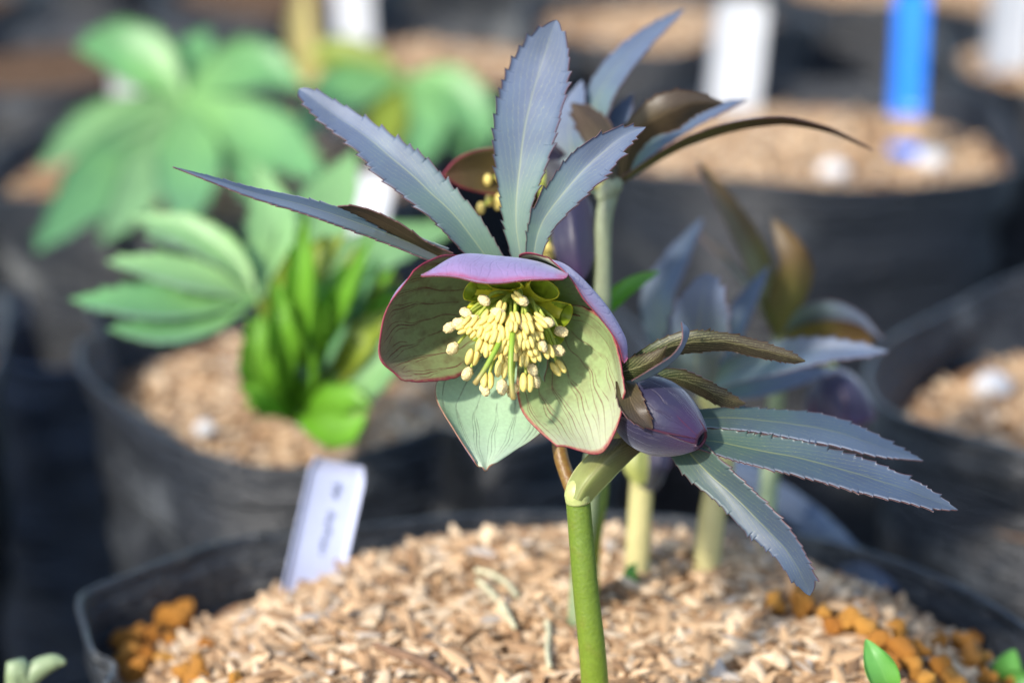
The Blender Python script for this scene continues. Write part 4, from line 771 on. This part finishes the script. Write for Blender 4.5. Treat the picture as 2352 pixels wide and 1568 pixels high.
# ---------------------------------------------------------------- labels
def label_tag(base, top, wd, label, mats, th=0.0009, nrm=(0, -1, 0), name='plant_label', lift=0.012):
    base = np.asarray(base, float); top = np.asarray(top, float); ax = top-base; L = np.linalg.norm(ax); ax /= L; nrm = np.asarray(nrm, float); nrm = nrm-ax*nrm.dot(ax); nrm /= np.linalg.norm(nrm); s = np.cross(ax, nrm)
    t = root(name, tuple(base), label, 'label', 'plant labels')
    def slab(nm, s0, s1, mat, w0, pr=0.0):
        n, m = 12, 8; G = np.zeros((n, m, 3))
        for i in range(n):
            f = s0+(s1-s0)*i/(n-1); wdt = w0*(1 if f > 0.12 else max(0.25, f/0.12)); cr = 1 if f < 0.985 else 0.86
            for j in range(m):
                q = j/(m-1)*2-1; G[i, j] = base-ax*lift+ax*(L+lift)*f+s*q*wdt/2*cr+nrm*(0.0006*q*q+pr)
        return shell(nm, G, th, (mat, mat, mat), t)
    for nm, s0, s1, mat, k in mats: slab(nm, s0, s1, mat, wd*k)
    return t, base, ax, s, nrm, L
# front label with handwriting
lb = plane(722, 1318, 0.182); lt = P(779, 1060, (np.dot(lb-CA.tolist().__class__([0, 0, 0.41]) if False else lb-CAM, FW)-D0)*1000+1)
t, lb, ax, s, nrm, L = label_tag(lb, lt, 0.0133, 'pale lilac label with dark handwriting stuck in the front pot', [('blade', 0.0, 1.0, LILAC, 1.0)], nrm=(0.25, -1, 0.1))
def ink(strokes):
    for st in strokes:
        p = [lb+ax*L*f+s*q*0.0133/2+nrm*0.0009 for q, f in st]; tube('handwriting', p, 0.00022, INK, t, max(6, 4*len(p)), 5)
ink([[(-0.1, 0.80), (0.22, 0.765)], [(-0.06, 0.735), (0.16, 0.70)], [(0.12, 0.82), (0.05, 0.68)],
     [(-0.05, 0.56), (0.12, 0.55), (0.1, 0.515), (-0.06, 0.52)], [(0.08, 0.49), (-0.04, 0.47), (0.1, 0.445)], [(-0.06, 0.42), (0.14, 0.41), (0.12, 0.375), (-0.02, 0.36)], [(-0.04, 0.34), (0.1, 0.33)], [(0.12, 0.30), (-0.06, 0.285), (0.08, 0.255), (-0.05, 0.23)], [(-0.02, 0.20), (0.1, 0.185)]])
def at(x, y, mm): return P(x, y, mm)
b1 = np.array((-0.073, 1.052, float(hK(-0.073, 1.052)))); label_tag(b1, b1+np.array((-0.004, 0.008, 0.075)), 0.0185, 'tall white plastic label behind the yellowing hellebore', [('blade', 0, 1, WHITE, 1)], nrm=(-0.2, -1, 0.2))
b1 = np.array((0.0905, 0.926, float(hD(0.0905, 0.926)))); label_tag(b1, b1+np.array((0.004, 0.006, 0.049)), 0.0215, 'wide white label at the back of the blue-labelled pot', [('blade', 0, 1, WHITE, 1)], nrm=(-0.1, -1, 0.2))
b1 = np.array((0.150, 0.850, float(hD(0.150, 0.850)))); label_tag(b1, b1+np.array((0.0015, 0.012, 0.085)), 0.0128, 'bright blue label stuck in a husk-topped pot', [('soiled_foot', 0.0, 0.19, BLUE, 0.9), ('stained_band', 0.19, 0.30, DIRT, 0.8), ('blade', 0.30, 0.80, BLUE, 1), ('top', 0.80, 1.0, BLUE_L, 0.85)], nrm=(-0.3, -1, 0.2))
b1 = np.array((0.216, 0.985, float(hH(0.216, 0.985)))); label_tag(b1, b1+np.array((0.003, 0.006, 0.075)), 0.022, 'off-white label leaning in the pot beside the blue label', [('blade', 0, 1, WHITE, 1)], nrm=(0.3, -1, 0.2))
b1 = np.array((-0.055, 0.692, float(hB(-0.055, 0.692)))); label_tag(b1, P(872, 392, 312), 0.0135, 'white label half hidden behind pale green leaflets', [('blade', 0, 1, WHITE, 1)], nrm=(-0.5, -1, 0.4))
b1 = np.array((-0.150, 0.872, float(hC(-0.150, 0.872)))); label_tag(b1, P(286, 158, 452), 0.0150, 'short white label poking up among hand-shaped leaves', [('blade', 0, 1, WHITE, 1)], nrm=(-0.4, -1, 0.6))
# ---------------------------------------------------------------- pebbles, twig, strands, seedlings
def pebble(c, rad, label):
    rp = np.random.default_rng(int(abs(c[0])*1e5)); V, F = ellipsoid(np.asarray(c, float), np.eye(3), (rad, rad*0.9, rad*0.8), 12, 9); V = np.array(V); d = V-c; V = c+d*(1+0.08*np.sin(d[:, :1]*900+1)*np.sin(d[:, 1:2]*1100))
    return tag(mesh_obj('white_pebble', V, F, PEBBLE, loc=c), label, 'pebble', 'white pebbles on the husks')
q = plane(2280, 885, 0.170); q[2] = float(hE(q[0], q[1]))+0.003; pebble(q, 0.0058, 'white pebble on husks of the dusty right pot')
q = plane(1912, 440, 0.170); q[2] = float(hD(q[0], q[1]))+0.003; pebble(q, 0.0058, 'white pebble at the front edge of the blue-labelled pot')
q = plane(2135, 405, 0.170); q[2] = float(hD(q[0], q[1]))+0.002; pebble(q, 0.006, 'white pebble at the foot of the blue label')
q = plane(292, 940, 0.160); q[2] = float(hB(q[0]+0.02, q[1]))+0.002; pebble(plane(470, 985, 0.166), 0.003, 'small white pebble on husks beside the young green tuft')
def onmulch(px, py, up=0.003):
    q = plane(px, py, 0.187)
    for _ in range(3): q = plane(px, py, float(hA(q[0], q[1]))+up)
    return q
def lying(name, pts, rad, mat, label, cat, up=0.003, group=None):
    p = [onmulch(x_, y_, up) for x_, y_ in pts]; o = tube(name, p, rad, mat, None, 24, 7, loc=p[0]); return tag(o, label, cat, group)
lying('twig', [(858, 1478), (905, 1498), (960, 1515), (1015, 1545), (1040, 1562)], (0.0006, 0.0012, 0.0012, 0.001, 0.0005), TWIG, 'brown woody twig lying on the husk mulch', 'twig', 0.0035)
lying('dry_strand', [(1092, 1308), (1130, 1318), (1165, 1340), (1188, 1368)], 0.0006, STRAND, 'longer pale strand curling across the husks behind the twig', 'dry strand', 0.004, 'dry strands')
lying('dry_strand', [(1098, 1332), (1130, 1362), (1160, 1398), (1182, 1440)], 0.0006, STRAND, 'pale strand sloping beside the curled strand', 'dry strand', 0.004, 'dry strands')
lying('dry_strand', [(1256, 1425), (1260, 1455), (1257, 1490), (1262, 1530)], 0.0006, STRAND, 'straight pale strand close to the green stem', 'dry strand', 0.004, 'dry strands')
q = onmulch(2040, 1568, 0); sd1 = root('seedling', tuple(q), 'single-leaved green seedling among rice husks', 'seedling', 'seedlings')
leafm('leaf', [(2045, 1600), (2035, 1560), (2012, 1515), (1988, 1466)], 36, (24, 22, 22, 24), (SEED_G,)*3, sd1, tooth=0, n=40, cols=4, fold=1)
tube('stem', [q+np.array((0, 0, -0.004)), P(2045, 1605, 25), P(2040, 1580, 23)], 0.0005, STEM, sd1, 8, 6)
q = onmulch(2295, 1575, 0); sd2 = root('seedling', tuple(q), 'green seedling with several round leaves among pumice grains', 'seedling', 'seedlings')
dm = (np.dot(q-CAM, FW)-D0)*1000
for mid, w_ in [([(2295, 1580), (2310, 1545), (2330, 1490)], 36), ([(2295, 1580), (2265, 1560), (2225, 1545)], 20), ([(2295, 1585), (2330, 1565), (2375, 1550)], 28), ([(2290, 1590), (2270, 1590), (2180, 1580)], 18)]:
    leafm('leaf', mid, w_, (dm, dm-3, dm-4), (SEED_G,)*3, sd2, tooth=0, n=30, cols=4, fold=1)
# a pale weed shoot rising between the pots
wp = P(20, 1640, 60); wp[2] = 0.0; ws = root('weed', tuple(wp), 'pale green weed shoot bending between the black pots', 'weed')
tube('stem', [wp, wp*0.5+P(35, 1600, 60)*0.5, P(35, 1600, 60), P(60, 1562, 60), P(92, 1532, 60), P(125, 1518, 60), P(150, 1520, 60)], (0.0016, 0.0018, 0.002, 0.0022, 0.0022, 0.0017, 0.0006), STEM_GREY, ws, 40, 9)
print('objects', len(bpy.data.objects), 'polys', sum(len(m.polygons) for m in bpy.data.meshes))
